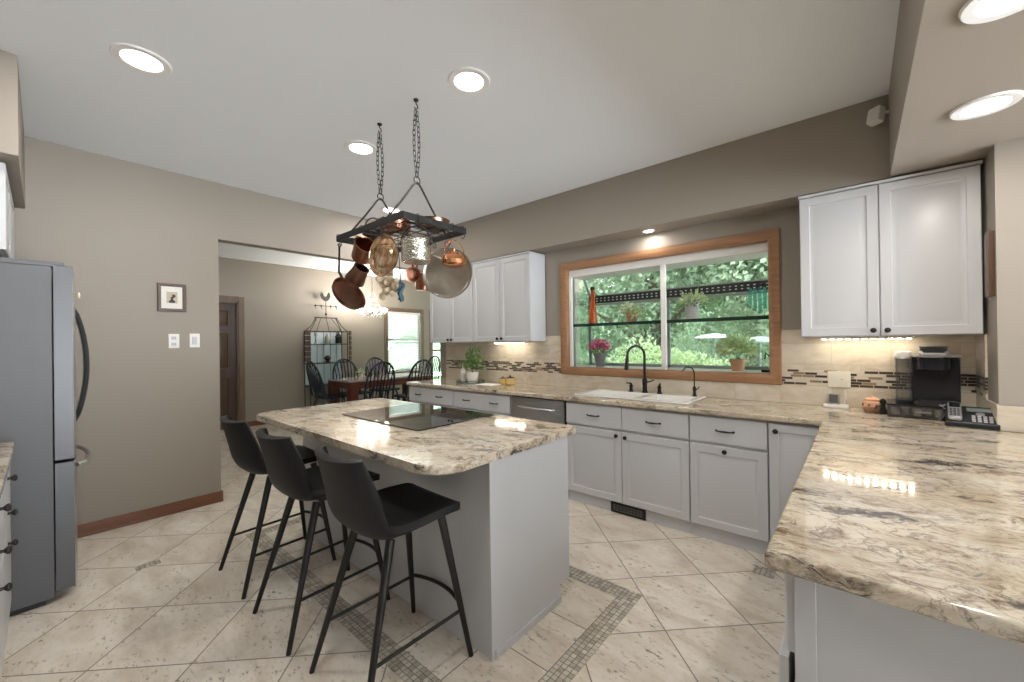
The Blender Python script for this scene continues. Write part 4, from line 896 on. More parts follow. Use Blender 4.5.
# ---------------------------------------------------------------- plants
def foliage(name, mat, parent, c, n, rad, L, w, seed, up=.3, squash=1.0, droop=0.0):
    random.seed(seed); mb = MB()
    for k in range(n):
        a = random.uniform(0, 2 * PI); e = math.asin(random.uniform(-.35, 1)); r = rad * random.uniform(.25, 1)
        q = Vector((math.cos(a) * math.cos(e), math.sin(a) * math.cos(e), math.sin(e) * squash)); p = Vector(c) + q * r
        mb.leaf(p, q + Vector((random.uniform(-.6, .6), random.uniform(-.6, .6), up + random.uniform(-.5, .5) - droop)), L * random.uniform(.6, 1.2), w * random.uniform(.7, 1.2))
    return mb.obj(name, mat, parent, 0)
def pot(t, r0, r1, h, mat, rim=True):
    mb = MB(); pr = [(r0, 0), (r1 * .96, h * .8)] + ([(r1 * 1.06, h * .8), (r1 * 1.08, h)] if rim else [(r1, h)]) + [(r1 * .92, h), (r1 * .86, h * .86)]
    mb.lathe(pr, 24, True, False); mb.obj('pot', mat, t)
    mb = MB(); mb.lathe([(.001, h * .84), (r1 * .9, h * .86)], 16, True, False); mb.obj('soil', 'soil', t)
def stems(t, c0, tips, r=.002, mat='leaf'):
    mb = MB()
    for q in tips: mb.tube([c0, (Vector(c0) * .5 + Vector(q) * .5) + Vector((random.uniform(-.01, .01), random.uniform(-.01, .01), .01)), q], r, 5)
    mb.obj('stems', mat, t)
SHZ = 1.5745
p1 = thing('potted_plant', 'trailing pale-flowered plant in a brown pot at the left of the glass shelf', 'potted plant', (-1.725, 3.86, SHZ)); pot(p1, .042, .058, .10, 'terracotta')
stems(p1, (0, 0, .09), [(.06 * math.cos(a), .06 * math.sin(a), .14) for a in (0, 1, 2, 3, 4, 5)])
foliage('leaves', 'leaf_light', p1, (.0, -.01, .115), 150, .10, .040, .012, 11, .1, .7); foliage('trailing_leaves', 'leaf_light', p1, (.07, -.04, .06), 80, .08, .035, .011, 12, -.3, .9, .5); foliage('flowers', 'petal_white', p1, (-.03, -.02, .15), 40, .07, .022, .011, 13, .3)
p2 = thing('potted_plant', 'spiky green plant in a pale grey pot at the middle of the glass shelf', 'potted plant', (-1.145, 3.86, SHZ)); pot(p2, .050, .066, .155, 'stone_pot', False)
stems(p2, (0, 0, .14), [(.05 * math.cos(a), .05 * math.sin(a), .2) for a in (0, 1, 2, 3, 4, 5)]); foliage('leaves', 'leaf_light', p2, (0, 0, .165), 170, .115, .055, .010, 14, .4, .75); foliage('drooping_leaves', 'leaf', p2, (0, -.02, .14), 60, .13, .045, .009, 15, -.2, .4, .6)
p3 = thing('flower_pot', 'pink flowers in a dark grey pot on the garden window sill', 'potted plant', (-2.09, 3.87, OZ0)); pot(p3, .044, .066, .145, 'grey_pot')
stems(p3, (0, 0, .12), [(.07 * math.cos(a), .07 * math.sin(a), .2) for a in (0, 1, 2, 3, 4, 5)]); foliage('leaves', 'leaf', p3, (0, 0, .16), 80, .10, .035, .014, 16, .1, .7); foliage('blossoms', 'petal_pink', p3, (0, -.01, .205), 260, .11, .028, .014, 17, .2, .8)
p4 = thing('potted_plant', 'bushy light green plant in a terracotta pot at the right of the window sill', 'potted plant', (-.785, 3.87, OZ0)); pot(p4, .046, .060, .10, 'terracotta')
stems(p4, (0, 0, .09), [(.08 * math.cos(a), .08 * math.sin(a), .2) for a in (0, 1, 2, 3, 4, 5)]); foliage('leaves', 'leaf_light', p4, (0, -.01, .175), 420, .145, .048, .016, 18, .2, .85)
bt = thing('glass_bottle', 'tall slim orange-red glass bottle at the left end of the glass shelf', 'bottle', (-2.13, 3.80, SHZ))
mb = MB(); mb.lathe([(.046, 0), (.048, .01), (.046, .06), (.032, .20), (.025, .30), (.019, .345), (.022, .35), (.022, .36), (.016, .362)], 24); mb.obj('body', 'red_glass', bt)
mb = MB(); mb.lathe([(.018, .358), (.024, .365), (.026, .385), (.018, .395), (.004, .398)], 18); mb.obj('stopper', 'bronze', bt)
wc = thing('glass_wind_chime', 'teal glass strips hanging in the upper right of the garden window', 'wind chime', (-.62, 3.93, 1.87))
mb = MB(); mb.tube([(-.085, 0, -.03), (0, 0, -.02), (.085, 0, -.03)], .005, 6); mb.tube([(0, 0, -.02), (0, 0, .03)], .002, 5); mb.tube([(-.02, 0, .0), (0, 0, -.02), (.02, 0, .0)], .004, 5); mb.obj('hanger', 'bronze', wc)
for k in range(5):
    x = -.075 + k * .036; mb = MB(); mb.bx(x - .013, x + .013, -.003, .003, -.255 + .03 * abs(k - 2), -.045, .002); mb.tube([(x, 0, -.045), (x, 0, -.027)], .001, 4); mb.obj('glass_strip', 'teal_glass', wc)
ct_ = MB(); ct_.bx(-.60, -.53, 3.79, 3.85, OZ0, OZ0 + .022, .004); tag(ct_.obj('small_box', 'bronze'), 'small dark box on the sill beside the right window cheek', 'box')
mt = thing('window_crank', 'dark crank latch on the right side glass of the garden window', 'latch', (OX1 - .012, 3.80, 1.25))
mb = MB(); mb.bx(-.03, 0, -.03, .03, -.03, .03, .006); mb.tube([(-.03, 0, .0), (-.055, -.01, .03), (-.06, -.02, -.02)], .006, 6); mb.obj('handle', 'bronze', mt)
# ---------------------------------------------------------------- counter, left of the window
CT = .9142
tr = thing('round_tray', 'round dark wire-edged tray on the counter under the left wall cabinets', 'tray', (-3.56, 3.36, CT))
mb = MB(); mb.lathe([(.15, 0), (.162, .003), (.170, .018), (.172, .018), (.164, .001)], 36, True, False); mb.obj('plate', 'shelf_clear', tr)
mb = MB(); mb.tube(arc((0, 0, .030), .172, 0, 350, 36, (1, 0, 0), (0, 1, 0)), .003, 6, True)
for k in range(18): a = 2 * PI * k / 18; mb.cyl((.168 * math.cos(a), .168 * math.sin(a), .006), (.172 * math.cos(a), .172 * math.sin(a), .03), .002, seg=5)
mb.obj('gallery', 'bronze', tr)
ip = thing('potted_plant', 'leafy herb in a white pot on the round tray', 'potted plant', (-3.50, 3.34, CT + .004)); pot(ip, .058, .075, .125, 'porcelain', False)
stems(ip, (0, 0, .1), [(.05 * math.cos(a), .05 * math.sin(a), .3) for a in (0, 1, 2, 3, 4, 5)]); foliage('leaves', 'leaf', ip, (0, 0, .20), 190, .13, .055, .014, 21, .6, 1.25); foliage('upright_leaves', 'leaf', ip, (.02, 0, .30), 60, .09, .07, .010, 22, 1.2, 1.4)
sb = thing('soap_bottle', 'white pump bottle beside the herb on the round tray', 'bottle', (-3.665, 3.345, CT + .004))
mb = MB(); mb.lathe([(.030, 0), (.033, .005), (.033, .13), (.026, .155), (.011, .165), (.011, .18)], 20); mb.obj('body', 'white_plastic', sb)
mb = MB(); mb.lathe([(.014, .175), (.014, .195), (.005, .2), (.005, .225)], 12); mb.tube([(0, 0, .222), (-.02, -.02, .224), (-.035, -.03, .215)], .006, 7); mb.obj('pump', 'white_plastic', sb)
mat_ = MB().bx(-3.33, -3.08, 3.22, 3.40, CT, CT + .004, .002).obj('paper_sheet', 'paper', None, 0); tag(mat_, 'pale sheet of paper lying on the counter beside the round tray', 'paper')
def canister(label, x, y, r, h, mat):
    t = thing('lidded_canister', label, 'canister', (x, y, CT)); mb = MB(); mb.lathe([(r * .8, 0), (r, h * .15), (r, h * .75), (r * .85, h * .9), (r * .8, h * .9)], 22); mb.obj('body', mat, t)
    mb = MB(); mb.lathe([(r * .88, h * .9), (r * .9, h * .94), (r * .5, h * 1.05), (r * .15, h * 1.08), (r * .2, h * 1.2), (r * .03, h * 1.25)], 20); mb.obj('lid', 'bronze' if mat == 'ochre' else mat, t)
canister('larger ochre lidded canister on the counter left of the window', -2.99, 3.44, .060, .085, 'ochre')
canister('small ochre lidded canister beside the larger ochre one', -3.13, 3.47, .045, .070, 'ochre')
# ---------------------------------------------------------------- counter, right of the window
ob = thing('outlet_cover', 'square beige outlet cover on the mosaic band beside the wall cabinet', 'outlet', (-.105, YB, 1.105))
MB().bx(-.062, .062, -.007, 0, -.055, .055, .003).obj('plate', 'cream', ob); mb = MB(); mb.at(aim((.015, -.007, .0), (0, -1, 0))); mb.lathe([(.004, 0), (.005, .002), (.002, .003)], 10); mb.obj('screw', 'silver_plastic', ob)
mb = MB(); mb.bx(-.035, -.005, -.009, -.006, -.03, .03, .001); mb.obj('socket', 'cream', ob)
ad = thing('power_adapter', 'small grey plug-in device standing on a white base below the outlet cover', 'charger', (-.115, 3.555, CT))
MB().bx(-.075, .06, -.045, .04, 0, .022, .005).obj('base', 'white_plastic', ad); mb = MB(); mb.bx(-.05, .012, -.0, .03, .022, .095, .005); mb.obj('body', 'silver_plastic', ad)
mb = MB(); mb.bx(-.043, .005, -.003, .001, .03, .088, .001); mb.obj('screen', plain('grey_screen', (.10, .10, .10), .2), ad); mb = MB(); mb.tube([(.035, .03, .02), (.045, .032, .07), (.04, .036, .12)], .0035, 6); mb.obj('cord', 'white_plastic', ad)
cp = thing('clay_pot', 'small round pink clay pot with a lid on the counter below the wall cabinet', 'pot', (.065, 3.50, CT))
mb = MB(); mb.lathe([(.030, 0), (.046, .012), (.056, .035), (.050, .060), (.036, .072), (.032, .076)], 26); mb.obj('body', 'pink_clay', cp)
mb = MB(); mb.lathe([(.040, .072), (.042, .078), (.026, .088), (.010, .092), (.010, .099), (.003, .102)], 22); mb.obj('lid', 'pink_clay', cp)
mb = MB()
for a in (-150, -110, -70, -30): mb.ball((.055 * math.cos(math.radians(a)), .055 * math.sin(math.radians(a)), .045), .006, (1, 1, 1), 8, 6)
mb.obj('dark_spots', 'bronze', cp)
cd_ = thing('pod_drawer', 'dark clear-fronted pod drawer under the coffee maker', 'drawer box', (.285, 3.46, CT), -2)
MB().bx(-.15, .15, -.13, .14, 0, .006, .002).obj('base', 'dark_plastic', cd_); mb = MB(); mb.bx(-.155, .155, -.14, .14, .070, .078, .003); mb.obj('top', 'gloss_black', cd_)
mb = MB()
for x in (-.15, .15): mb.bx(x - .003, x + .003, -.13, .14, .006, .07)
mb.bx(-.15, .15, .135, .14, .006, .07); mb.obj('sides', 'clear_plastic', cd_); MB().bx(-.145, .145, -.138, -.132, .006, .068, .003).obj('front', 'clear_plastic', cd_)
for k in range(6):
    mb = MB(); mb.at(Matrix.Translation((-.115 + k * .046, -.07 + .05 * (k % 2), .007))); mb.lathe([(.017, 0), (.022, .042), (.024, .044), (.02, .045)], 14); mb.obj('pod', 'cream' if k % 3 else 'silver_plastic', cd_)
mb = MB(); mb.tube([(-.03, -.139, .04), (-.03, -.150, .04), (.03, -.150, .04), (.03, -.139, .04)], .0035, 6); mb.obj('handle', 'silver_plastic', cd_)
cm = thing('coffee_maker', 'black single-cup coffee maker with a silver trim standing on the pod drawer', 'coffee maker', (.325, 3.46, CT + .0782), -4)
mb = MB(); mb.prism(rounded(-.075, .115, -.03, .135, .03), 0, .255, .008); mb.obj('body', 'dark_plastic', cm)
mb = MB(); mb.bx(-.070, .110, -.034, -.028, .03, .245, .006); mb.obj('front_panel', 'gloss_black', cm)
MB().prism(rounded(-.07, .10, -.135, -.03, .03), 0, .022, .004).obj('drip_tray', 'dark_plastic', cm)
mb = MB(); mb.prism(rounded(-.055, .075, -.13, .02, .05, 8), .19, .262, .010); mb.obj('brew_head', 'gloss_black', cm)
mb = MB(); mb.prism(rounded(-.080, .118, -.06, .137, .035), .255, .266, .004); mb.prism(rounded(-.068, .088, -.145, .02, .06, 8), .257, .270, .004); mb.obj('silver_trim', 'silver_plastic', cm)
mb = MB(); mb.prism(rounded(-.045, .065, -.12, .03, .03), .270, .315, .014); mb.obj('lid', 'dark_plastic', cm)
mb = MB(); mb.tube([(-.04, -.115, .285), (-.03, -.15, .275), (.05, -.15, .275), (.06, -.115, .285)], .008, 8); mb.obj('lid_handle', 'silver_plastic', cm); cm.scale = (1.05, 1.0, 1.09)
mb = MB(); mb.prism(rounded(-.145, -.078, -.04, .125, .025), .012, .245, .004); mb.obj('water_tank', 'clear_plastic', cm)
mb = MB(); mb.prism(rounded(-.150, -.076, -.045, .13, .028), .245, .285, .016); mb.obj('tank_lid', 'white_plastic', cm)
mb = MB(); mb.prism(rounded(-.148, -.074, -.045, .13, .025), 0, .013, .003); mb.obj('tank_base', 'dark_plastic', cm)
ph = thing('desk_phone', 'black desk telephone with a cordless handset lying at the counter edge', 'telephone', (.447, 3.215, CT), -6)
def wedge(mb, x0, x1, y0, y1, za, zb, bev=.004):
    for v_ in (): pass
    b0 = len(mb.b.verts); mb.bx(x0, x1, y0, y1, 0, 1)
    mb.b.verts.ensure_lookup_table()
    for v_ in mb.b.verts[b0:]:
        if v_.co.z > .5: v_.co.z = za + (zb - za) * (v_.co.y - y0) / (y1 - y0)
    mb.bev(list({e for v_ in mb.b.verts[b0:] for e in v_.link_edges}), bev, 2)
mb = MB(); wedge(mb, -.09, .098, -.075, .07, .026, .098, .006); mb.obj('base', 'dark_plastic', ph)
sl = math.atan2(.072, .145); T0 = Matrix.Translation((0, -.075, .0265)) @ Matrix.Rotation(sl, 4, 'X')
mb = MB(); mb.at(T0); mb.bx(-.082, -.030, .004, .155, .002, .028, .009); hs = mb.obj('handset', 'silver_plastic', ph)
mb = MB(); mb.at(T0); mb.bx(-.076, -.036, .098, .145, .0275, .0292, .001); mb.obj('handset_screen', 'gloss_black', hs)
mb = MB(); mb.at(T0)
for r in range(5):
    for c in range(3): mb.bx(-.075 + c * .0135, -.065 + c * .0135, .018 + r * .0145, .027 + r * .0145, .0275, .0300, .001)
mb.obj('handset_keys', 'dark_plastic', hs, 0)
mb = MB(); mb.at(T0); mb.bx(-.012, .085, .108, .140, .0, .0018, .0008); mb.obj('display', 'lcd', ph)
mb = MB(); mb.at(T0)
for r in range(4):
    for c in range(4): mb.bx(.004 + c * .020, .017 + c * .020, .014 + r * .0155, .024 + r * .0155, 0, .0025, .001)
mb.obj('keys', 'key', ph, 0)
mb = MB(); mb.at(T0 @ Matrix.Translation((.035, .088, 0))); mb.lathe([(.016, 0), (.016, .002), (.012, .003), (.001, .003)], 20, False, False); mb.obj('dial_pad', 'silver_plastic', ph)
cw_ = thing('charging_stand', 'thin bent dark wire stand between the coffee maker and the telephone', 'stand', (.36, 3.275, CT))
mb = MB(); mb.tube([(-.03, .0, .0), (.015, -.01, .065), (-.02, .01, .092), (.05, .03, .10), (.07, .03, .003)], .0035, 6); mb.obj('wire', 'chrome', cw_)
jr = thing('pepper_mill', 'small dark mill standing at the left end of the pod drawer', 'mill', (.112, 3.42, CT))
mb = MB(); mb.lathe([(.018, 0), (.018, .02), (.011, .045), (.012, .06), (.017, .075), (.013, .09), (.005, .096)], 16); mb.obj('body', 'bronze', jr)
mb = MB(); mb.tube([(-.012, -.004, .05), (-.03, -.01, .045), (-.04, -.012, .03)], .005, 6); mb.obj('handle', 'bronze', jr)
# ---------------------------------------------------------------- dining room
dt = thing('dining_table', 'dark red wooden dining table with a pale glossy top', 'table', (-7.15, 4.37, 0))
MB().prism(rounded(-.40, .40, -.90, .90, .03), .725, .755, .006).obj('tabletop', plain('polished_table_top', (.42, .38, .36), .12), dt)
mb = MB()
for x in (-.38, .38): mb.bx(x - .012, x + .012, -.84, .84, .60, .725)
for y in (-.84, .84): mb.bx(-.38, .38, y - .012, y + .012, .60, .725)
mb.obj('apron', 'mahogany', dt)
for x in (-.35, .35):
    for y in (-.81, .81): MB().bx(x - .075, x + .075, y - .075, y + .075, 0, .725, .006).obj('leg', 'mahogany', dt)
def make_windsor():
    t = thing('windsor_chair', '', 'chair'); Hc = 1.04
    mb = MB().prism(rounded(-.225, .225, -.20, .22, (.09, .09, .05, .05), 6), .425, .455, .010); mb.obj('seat', 'navy', t)
    def bow(s_): a = PI * s_; return Vector((-.235 * math.cos(a) * (1 + .10 * math.sin(a)), -.185 - .14 * math.sin(a) ** .8, .455 + (Hc - .455) * math.sin(a) ** .62))
    mb = MB(); mb.tube([bow(i / 28) for i in range(29)], .017, 8); mb.obj('bow', 'navy', t)
    for k in range(7):
        x = -.15 + .05 * k; xt = x * 1.22; s_ = math.acos(max(-1, min(1, -xt / .25))) / PI; top = bow(s_); mb = MB(); b0 = Vector((x, -.17, .45)); mb.tube([b0, b0 * .6 + top * .4, top], [.008, .012, .008], 6); mb.obj('spindle', 'navy', t)
    ft = {}
    for sx in (-1, 1):
        for sy in (-1, 1):
            a = Vector((sx * .16, sy * .15, .43)); b = Vector((sx * .235, sy * .24, 0)); ft[sx, sy] = (a, b); mb = MB(); mb.tube([b, b + (a - b) * .3, b + (a - b) * .6, a], [.011, .018, .021, .013], 8); mb.obj('leg', 'navy', t)
    mid = {}
    for sx in (-1, 1):
        p = [ft[sx, sy][1] * .62 + ft[sx, sy][0] * .38 for sy in (-1, 1)]; mid[sx] = (p[0] + p[1]) / 2; mb = MB(); mb.tube([p[0], mid[sx], p[1]], [.009, .014, .009], 7); mb.obj('stretcher', 'navy', t)
    mb = MB(); mb.tube([mid[-1], mid[1]], .010, 7); mb.obj('stretcher', 'navy', t)
    return t
wcr = make_windsor()
for i, (x, y, a, l) in enumerate((
    (-7.22, 3.36, 0, 'dark bow-back dining chair at the near head of the table beside the iron shelf'),
    (-6.10, 3.54, 90, 'dark bow-back dining chair with its back to the kitchen, left one of the near row'),
    (-6.10, 4.32, 90, 'dark bow-back dining chair with its back to the kitchen, right one beside the counter end'),
    (-7.36, 3.86, -90, 'dark bow-back dining chair against the far wall in front of the iron shelf'),
    (-7.40, 4.56, -90, 'dark bow-back dining chair on the far side of the table left of the window blind'),
    (-7.25, 5.42, 180, 'dark bow-back dining chair at the far head of the table below the wall cabinets'))):
    o = wcr if i == 0 else copy_tree(wcr); o.location = (x, y, 0); o.rotation_euler.z = math.radians(a); o.scale = (1.08, 1.08, 1.06); tag(o, l, 'chair', 'bow-back chairs round the dining table')
v1 = thing('small_plant', 'small green plant in a pot on the near corner of the dining table', 'potted plant', (-7.35, 4.02, .7555)); pot(v1, .035, .045, .06, 'cream'); foliage('leaves', 'leaf_light', v1, (0, 0, .09), 60, .07, .04, .014, 31)
v2 = thing('flower_arrangement', 'bunch of purple flowers standing on the dining table', 'flowers', (-7.15, 4.25, .7555)); pot(v2, .04, .055, .10, 'grey_pot'); foliage('leaves', 'leaf_dark', v2, (0, 0, .13), 50, .10, .05, .016, 32); foliage('blossoms', 'petal_purple', v2, (0, 0, .16), 160, .15, .035, .016, 33, .1, .6)
pm = MB().bx(-7.2, -6.92, 4.6, 5.0, .7555, .7585).obj('place_mat', 'paper', None, 0); tag(pm, 'pale place mat on the dining table', 'place mat')
# chandelier
ch = thing('chandelier', 'lit chandelier with white glass shades over the dining table', 'chandelier', (-7.2, 4.2, 0))
mb = MB(); mb.tube([(0, 0, ZC), (0, 0, 2.42)], .006, 6); mb.at(Matrix.Translation((0, 0, 1.92))); mb.lathe([(.004, 0), (.02, .02), (.012, .06), (.035, .10), (.012, .16), (.010, .30), (.03, .34), (.008, .40), (.006, .52)], 14); mb.at(Matrix.Translation((0, 0, ZC))); mb.lathe([(.06, 0), (.055, -.02), (.01, -.035)], 16); mb.obj('stem', 'chrome', ch)
for k in range(6):
    a = 2 * PI * k / 6 + .3; c, s_ = math.cos(a), math.sin(a)
    mb = MB(); mb.tube([(c * r, s_ * r, z) for r, z in ((.01, 2.02), (.08, 1.975), (.16, 1.96), (.235, 1.985), (.25, 2.015))], .007, 7); arm = mb.obj('arm', 'chrome', ch)
    mb = MB(); mb.at(Matrix.Translation((c * .25, s_ * .25, 2.015))); mb.lathe([(.012, 0), (.032, .012), (.048, .045), (.058, .075), (.054, .075), (.044, .045), (.02, .016)], 14, True, False); mb.obj('glass_shade', 'shade_glow', ch); bulb('chandelier_lamp', (c * .25, s_ * .25, 2.10), 12.5, .03, parent=ch)
mb = MB(); random.seed(9)
for k in range(36):
    a = random.uniform(0, 2 * PI); z = random.uniform(2.12, 2.40); r = .03 + .13 * (2.42 - z) / .3; mb.ball((r * math.cos(a), r * math.sin(a), z), .006, (1, 1, 1.5), 6, 4)
for k in range(18):
    a = 2 * PI * k / 18; mb.ball((.16 * math.cos(a), .16 * math.sin(a), 1.93), .007, (1, 1, 1.8), 6, 4)
mb.obj('crystals', 'porcelain', ch); pass
# iron shelf with rooster weathervane
et = thing('iron_shelf', 'black wrought iron shelf with a rooster weathervane on top in the dining room', 'shelf', (-7.99, 3.60, 0))
mb = MB(); D_ = .25; wy = .365
for x in (.01, D_):
    for y in (-wy, wy): mb.tube([(x, y, 0), (x, y, 1.66)], .008, 6)
for z in (.12, .62, 1.04, 1.40, 1.65):
    mb.tube([(.01, -wy, z), (D_, -wy, z), (D_, wy, z), (.01, wy, z)], .007, 6, True)
for y in (-.26, -.13, 0, .13, .26): mb.tube([(.01, y, .12), (.01, y, 1.65)], .004, 5)
for y0 in (-wy, wy):
    s_ = -1 if y0 < 0 else 1
    mb.tube([(D_, y0, 1.65), (D_ * .75, y0 * .75, 1.76), (D_ * .6, y0 * .52, 1.92)], .007, 6); mb.tube([(.01, y0, 1.65), (.1, y0 * .75, 1.76), (D_ * .45, y0 * .52, 1.92)], .007, 6)
    mb.tube(arc((D_, y0 + s_ * .03, 1.62), .03, 0, 300, 12, (0, 1, 0)), .005, 5)
mb.tube([(D_ * .5, -.22, 1.92), (D_ * .5, .22, 1.92)], .010, 6)
for y in (-.12, 0, .12): mb.tube([(D_ * .5, y * .8, 1.92), (D_, y * 2, 1.65)], .005, 5)
mb.obj('frame', 'iron', et)
for z in (.63, 1.05, 1.41): MB().bx(.015, D_ - .005, -wy + .01, wy - .01, z, z + .008).obj('shelf_board', 'shelf_clear', et)
MB().bx(.0, .006, -wy + .01, wy - .01, .62, 1.64).obj('glow_panel', plain('pale_glow_back', (.60, .68, .72), .15), et)  # added sheet, its pale blue paints in the glow behind the shelves
rz = .125
mb = MB(); mb.tube([(rz, 0, 1.92), (rz, 0, 2.26)], .006, 6); mb.tube([(rz, -.20, 2.15), (rz, .20, 2.15)], .006, 6); mb.ball((rz, 0, 1.99), .022, seg=8, rings=6)
for y in (-.20, .20, -.09, .09): mb.ball((rz, y, 2.15), .020, (.5, 1, 1), 8, 6); mb.tube([(rz, y, 2.15), (rz, y + .01, 2.09)], .006, 5)
mb.obj('weathervane', 'iron', et)
mb = MB(); mb.prism([(.14, .10), (.10, .02), (.05, -.03), (-.04, -.04), (-.10, .0), (-.15, .06), (-.17, .15), (-.13, .20), (-.09, .17), (-.07, .10), (-.02, .08), (.04, .11), (.06, .18), (.08, .215), (.11, .21), (.13, .185), (.12, .15)], -.010, .010, .004)
for v_ in mb.b.verts: v_.co = Vector((rz + v_.co.z, v_.co.x * .62, 2.27 + v_.co.y * .68))
mb.obj('rooster', 'iron', et)
def on_shelf(name, label, cat, y, z, prof, mat, x=.13):
    t = thing(name, label, cat, (-7.99 + x, 3.60 + y, z)); mb = MB(); mb.lathe(prof, 14); mb.obj('body', mat, t); return t
on_shelf('candlestick', 'pale candlestick at the left of the top glass shelf', 'candlestick', -.20, 1.4182, [(.05, 0), (.02, .03), (.02, .15), (.035, .17), (.03, .22)], 'silver_plastic')
on_shelf('glass_jar', 'grey lidded jar at the middle of the top glass shelf', 'jar', .02, 1.4182, [(.05, 0), (.055, .02), (.05, .12), (.03, .15), (.01, .19)], 'pewter')
on_shelf('dark_lantern', 'dark lantern at the right of the top glass shelf', 'lantern', .24, 1.4182, [(.06, 0), (.06, .12), (.075, .13), (.02, .20), (.005, .23)], 'bronze')
on_shelf('iron_ornament', 'small dark ornament on the middle glass shelf', 'ornament', .02, 1.0582, [(.05, 0), (.03, .03), (.07, .07), (.05, .11), (.01, .13)], 'iron')
for nm, y, l in (('hanging_planter', -.41, 'dark slatted ornament hanging on the left post of the iron shelf'), ('hanging_ornament', .41, 'dark beaded ornament hanging on the right post of the iron shelf')):
    t = thing(nm, l, 'ornament', (-7.99 + .27, 3.60 + y, 1.30)); mb = MB()
    for k in range(6): mb.bx(-.02, .02, -.05 if y < 0 else -.022, .05 if y < 0 else .022, -.22 + k * .10, -.13 + k * .10, .008)
    mb.tube([(0, 0, -.22), (0, 0, .36)], .006, 5); mb.obj('body', 'walnut', t)
# ---------------------------------------------------------------- outdoors
g = MB().bx(-26, 22, 7.3, 40, -1.35, -1.25).obj('ground', 'lawn', None, 0); g['kind'] = 'structure'
g = MB().bx(-4.2, 6, YW + .2, 8.2, -1.30, -1.0).obj('patio', 'patio', None, 0); g['kind'] = 'structure'
hl = MB().sheet(lambda u, v: (-40 + 75 * u, 24 + 14 * v, -1.3 + (8 + 1.5 * math.sin(u * 19) + math.sin(u * 47 + 1)) * v ** .6), 90, 16)
t = NT('wooded_hill'); n = t.noise(t.pos(), 1.3, 8, .75); t.set(t.ramp(n, (.35, (.10, .16, .09)), (.5, (.24, .33, .20)), (.66, (.42, .50, .36))), .9).bump(n, 1, .4); hl = hl.obj('hills', t.m); hl['kind'] = 'structure'
def leaves_mesh(name, mat, parent, blobs, n, L, seed):
    rng = np.random.default_rng(seed); tot = sum(b[3] * b[4] for b in blobs); Vs = []
    for cx, cy, cz, rx, rz_ in blobs:
        k = int(n * rx * rz_ / tot); q = rng.normal(size=(k, 3)); q /= np.linalg.norm(q, axis=1)[:, None]; r = rng.uniform(.55, 1.0, (k, 1)) ** .6
        p = q * r * np.array([rx, rx, rz_]) + np.array([cx, cy, cz]); d = q + rng.normal(size=(k, 3)) * .8; d /= np.linalg.norm(d, axis=1)[:, None]
        s_ = np.cross(d, rng.normal(size=(k, 3))); s_ /= np.linalg.norm(s_, axis=1)[:, None] + 1e-6; l = L * rng.uniform(.6, 1.3, (k, 1))
        Vs.append(np.stack([p, p + d * l * .5 + s_ * l * .28, p + d * l, p + d * l * .5 - s_ * l * .28], 1))
    V_ = np.concatenate(Vs).reshape(-1, 3); k = len(V_) // 4
    me = bpy.data.meshes.new(name); me.vertices.add(len(V_)); me.vertices.foreach_set('co', V_.ravel()); me.loops.add(4 * k); me.loops.foreach_set('vertex_index', np.arange(4 * k, dtype=np.int32))
    me.polygons.add(k); me.polygons.foreach_set('loop_start', np.arange(0, 4 * k, 4, dtype=np.int32)); me.update(); me.validate()
    me.materials.append(M[mat]); o = bpy.data.objects.new(name, me); COL.objects.link(o); o.parent = parent; return o
def tree(label, x, y, h, r, mat, seed, n=5200, z0=-1.25, L=.16):
    rnd = random.Random(seed); t = thing('garden_tree', label, 'tree', (x, y, z0))
    mb = MB(); mb.tube([(0, 0, 0), (.05, 0, h * .3), (-.04, .05, h * .6), (0, 0, h * .85)], [r * .09, r * .07, r * .05, .02], 8)
    for k in range(9):
        a = rnd.uniform(0, 2 * PI); z = h * rnd.uniform(.22, .7); mb.tube([(0, 0, z), (math.cos(a) * r * .4, math.sin(a) * r * .4, z + h * .12), (math.cos(a) * r * .8, math.sin(a) * r * .8, z + h * .2)], [r * .035, r * .025, .01], 6)
    mb.obj('trunk', 'bark', t)
    bl_ = [(rnd.uniform(-.6, .6) * r, rnd.uniform(-.6, .6) * r, h * rnd.uniform(.3, .85), r * rnd.uniform(.35, .6), r * rnd.uniform(.35, .6)) for k in range(11)]
    leaves_mesh('crown', mat, t, bl_, n, L, seed); return t
def shrub(label, x, y, h, r, mat, seed, n=2600, z0=-1.25, L=.11):
    rnd = random.Random(seed); t = thing('garden_shrub', label, 'shrub', (x, y, z0)); mb = MB()
    for k in range(6): a = rnd.uniform(0, 2 * PI); mb.tube([(0, 0, 0), (math.cos(a) * r * .3, math.sin(a) * r * .3, h * .4), (math.cos(a) * r * .6, math.sin(a) * r * .6, h * .75)], [.03, .02, .008], 5)
    mb.obj('stems', 'bark', t)
    leaves_mesh('foliage', mat, t, [(rnd.uniform(-.5, .5) * r, rnd.uniform(-.5, .5) * r, h * rnd.uniform(.35, .7), r * rnd.uniform(.5, .75), h * rnd.uniform(.25, .38)) for k in range(7)], n, L, seed); return t
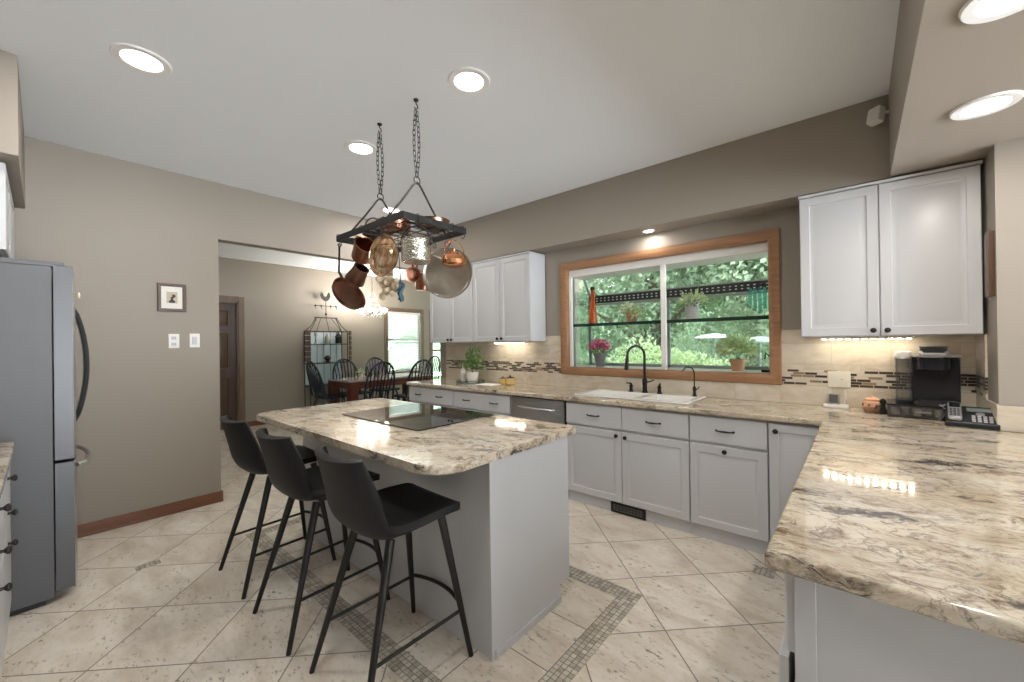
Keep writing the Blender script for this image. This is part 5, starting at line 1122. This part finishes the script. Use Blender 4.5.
for x, y, h, r, m, s_, l in (
    (-9.5, 12.5, 8.5, 3.2, 'leaf_tree', 41, 'tall leafy tree behind the left pane of the garden window'),
    (-5.2, 13.5, 9.0, 3.4, 'leaf_dark', 42, 'dark green tree behind the middle of the garden window'),
    (-1.2, 14.0, 8.5, 3.3, 'leaf_tree', 43, 'pale green tree behind the right pane of the garden window'),
    (2.6, 14.5, 8.0, 3.2, 'leaf_dark', 44, 'dark tree at the far right of the garden'),
    (-14, 15.0, 9.0, 3.6, 'leaf_dark', 45, 'dark tree at the far left of the garden'),
    (-3.3, 19.0, 11, 4.2, 'leaf_tree', 46, 'tall pale tree standing behind the others'),
    (-8.5, 20.0, 12, 4.6, 'leaf_tree', 47, 'tallest pale tree far back on the left')): tree(l, x, y, h, r, m, s_, 15000, L=.19)
for x, y, h, r, m, s_, l in (
    (-5.6, 8.6, 2.3, 1.2, 'leaf_tree', 51, 'rounded shrub below the left pane of the garden window'),
    (-3.9, 9.2, 2.6, 1.3, 'leaf_light', 52, 'light green shrub behind the faucet'),
    (-2.5, 8.7, 2.5, 1.1, 'leaf_light', 53, 'bright shrub behind the filter tap'),
    (-7.6, 9.4, 2.8, 1.5, 'leaf_dark', 54, 'dark shrub behind the pink flowers'),
    (-.2, 10.4, 2.2, 1.2, 'leaf_tree', 55, 'shrub behind the patio umbrellas')): shrub(l, x, y, h, r, m, s_, 6500, L=.10)
def umbrella(label, x, y, ztop, r, z0=-1.0):
    t = thing('patio_umbrella', label, 'umbrella', (x, y, z0)); h = ztop - z0
    mb = MB(); mb.lathe([(.004, h), (r * .5, h - .07 * r), (r, h - .20 * r), (r, h - .26 * r), (r * .98, h - .2 * r), (r * .5, h - .08 * r), (.02, h - .02)], 8, False, False); mb.obj('canopy', 'fabric_white', t, 0)
    mb = MB(); mb.tube([(0, 0, .06), (0, 0, h)], .022, 8); mb.obj('pole', 'mullion', t); mb = MB(); mb.lathe([(.25, 0), (.25, .05), (.05, .08)], 20); mb.obj('base', 'bronze', t)
umbrella('white patio umbrella farther out in the garden, left of the bushy sill plant', -2.60, 10.4, 1.54, .44)
umbrella('white patio umbrella outside nearest the house, behind the bushy sill plant', -1.30, 8.1, 1.44, .40)
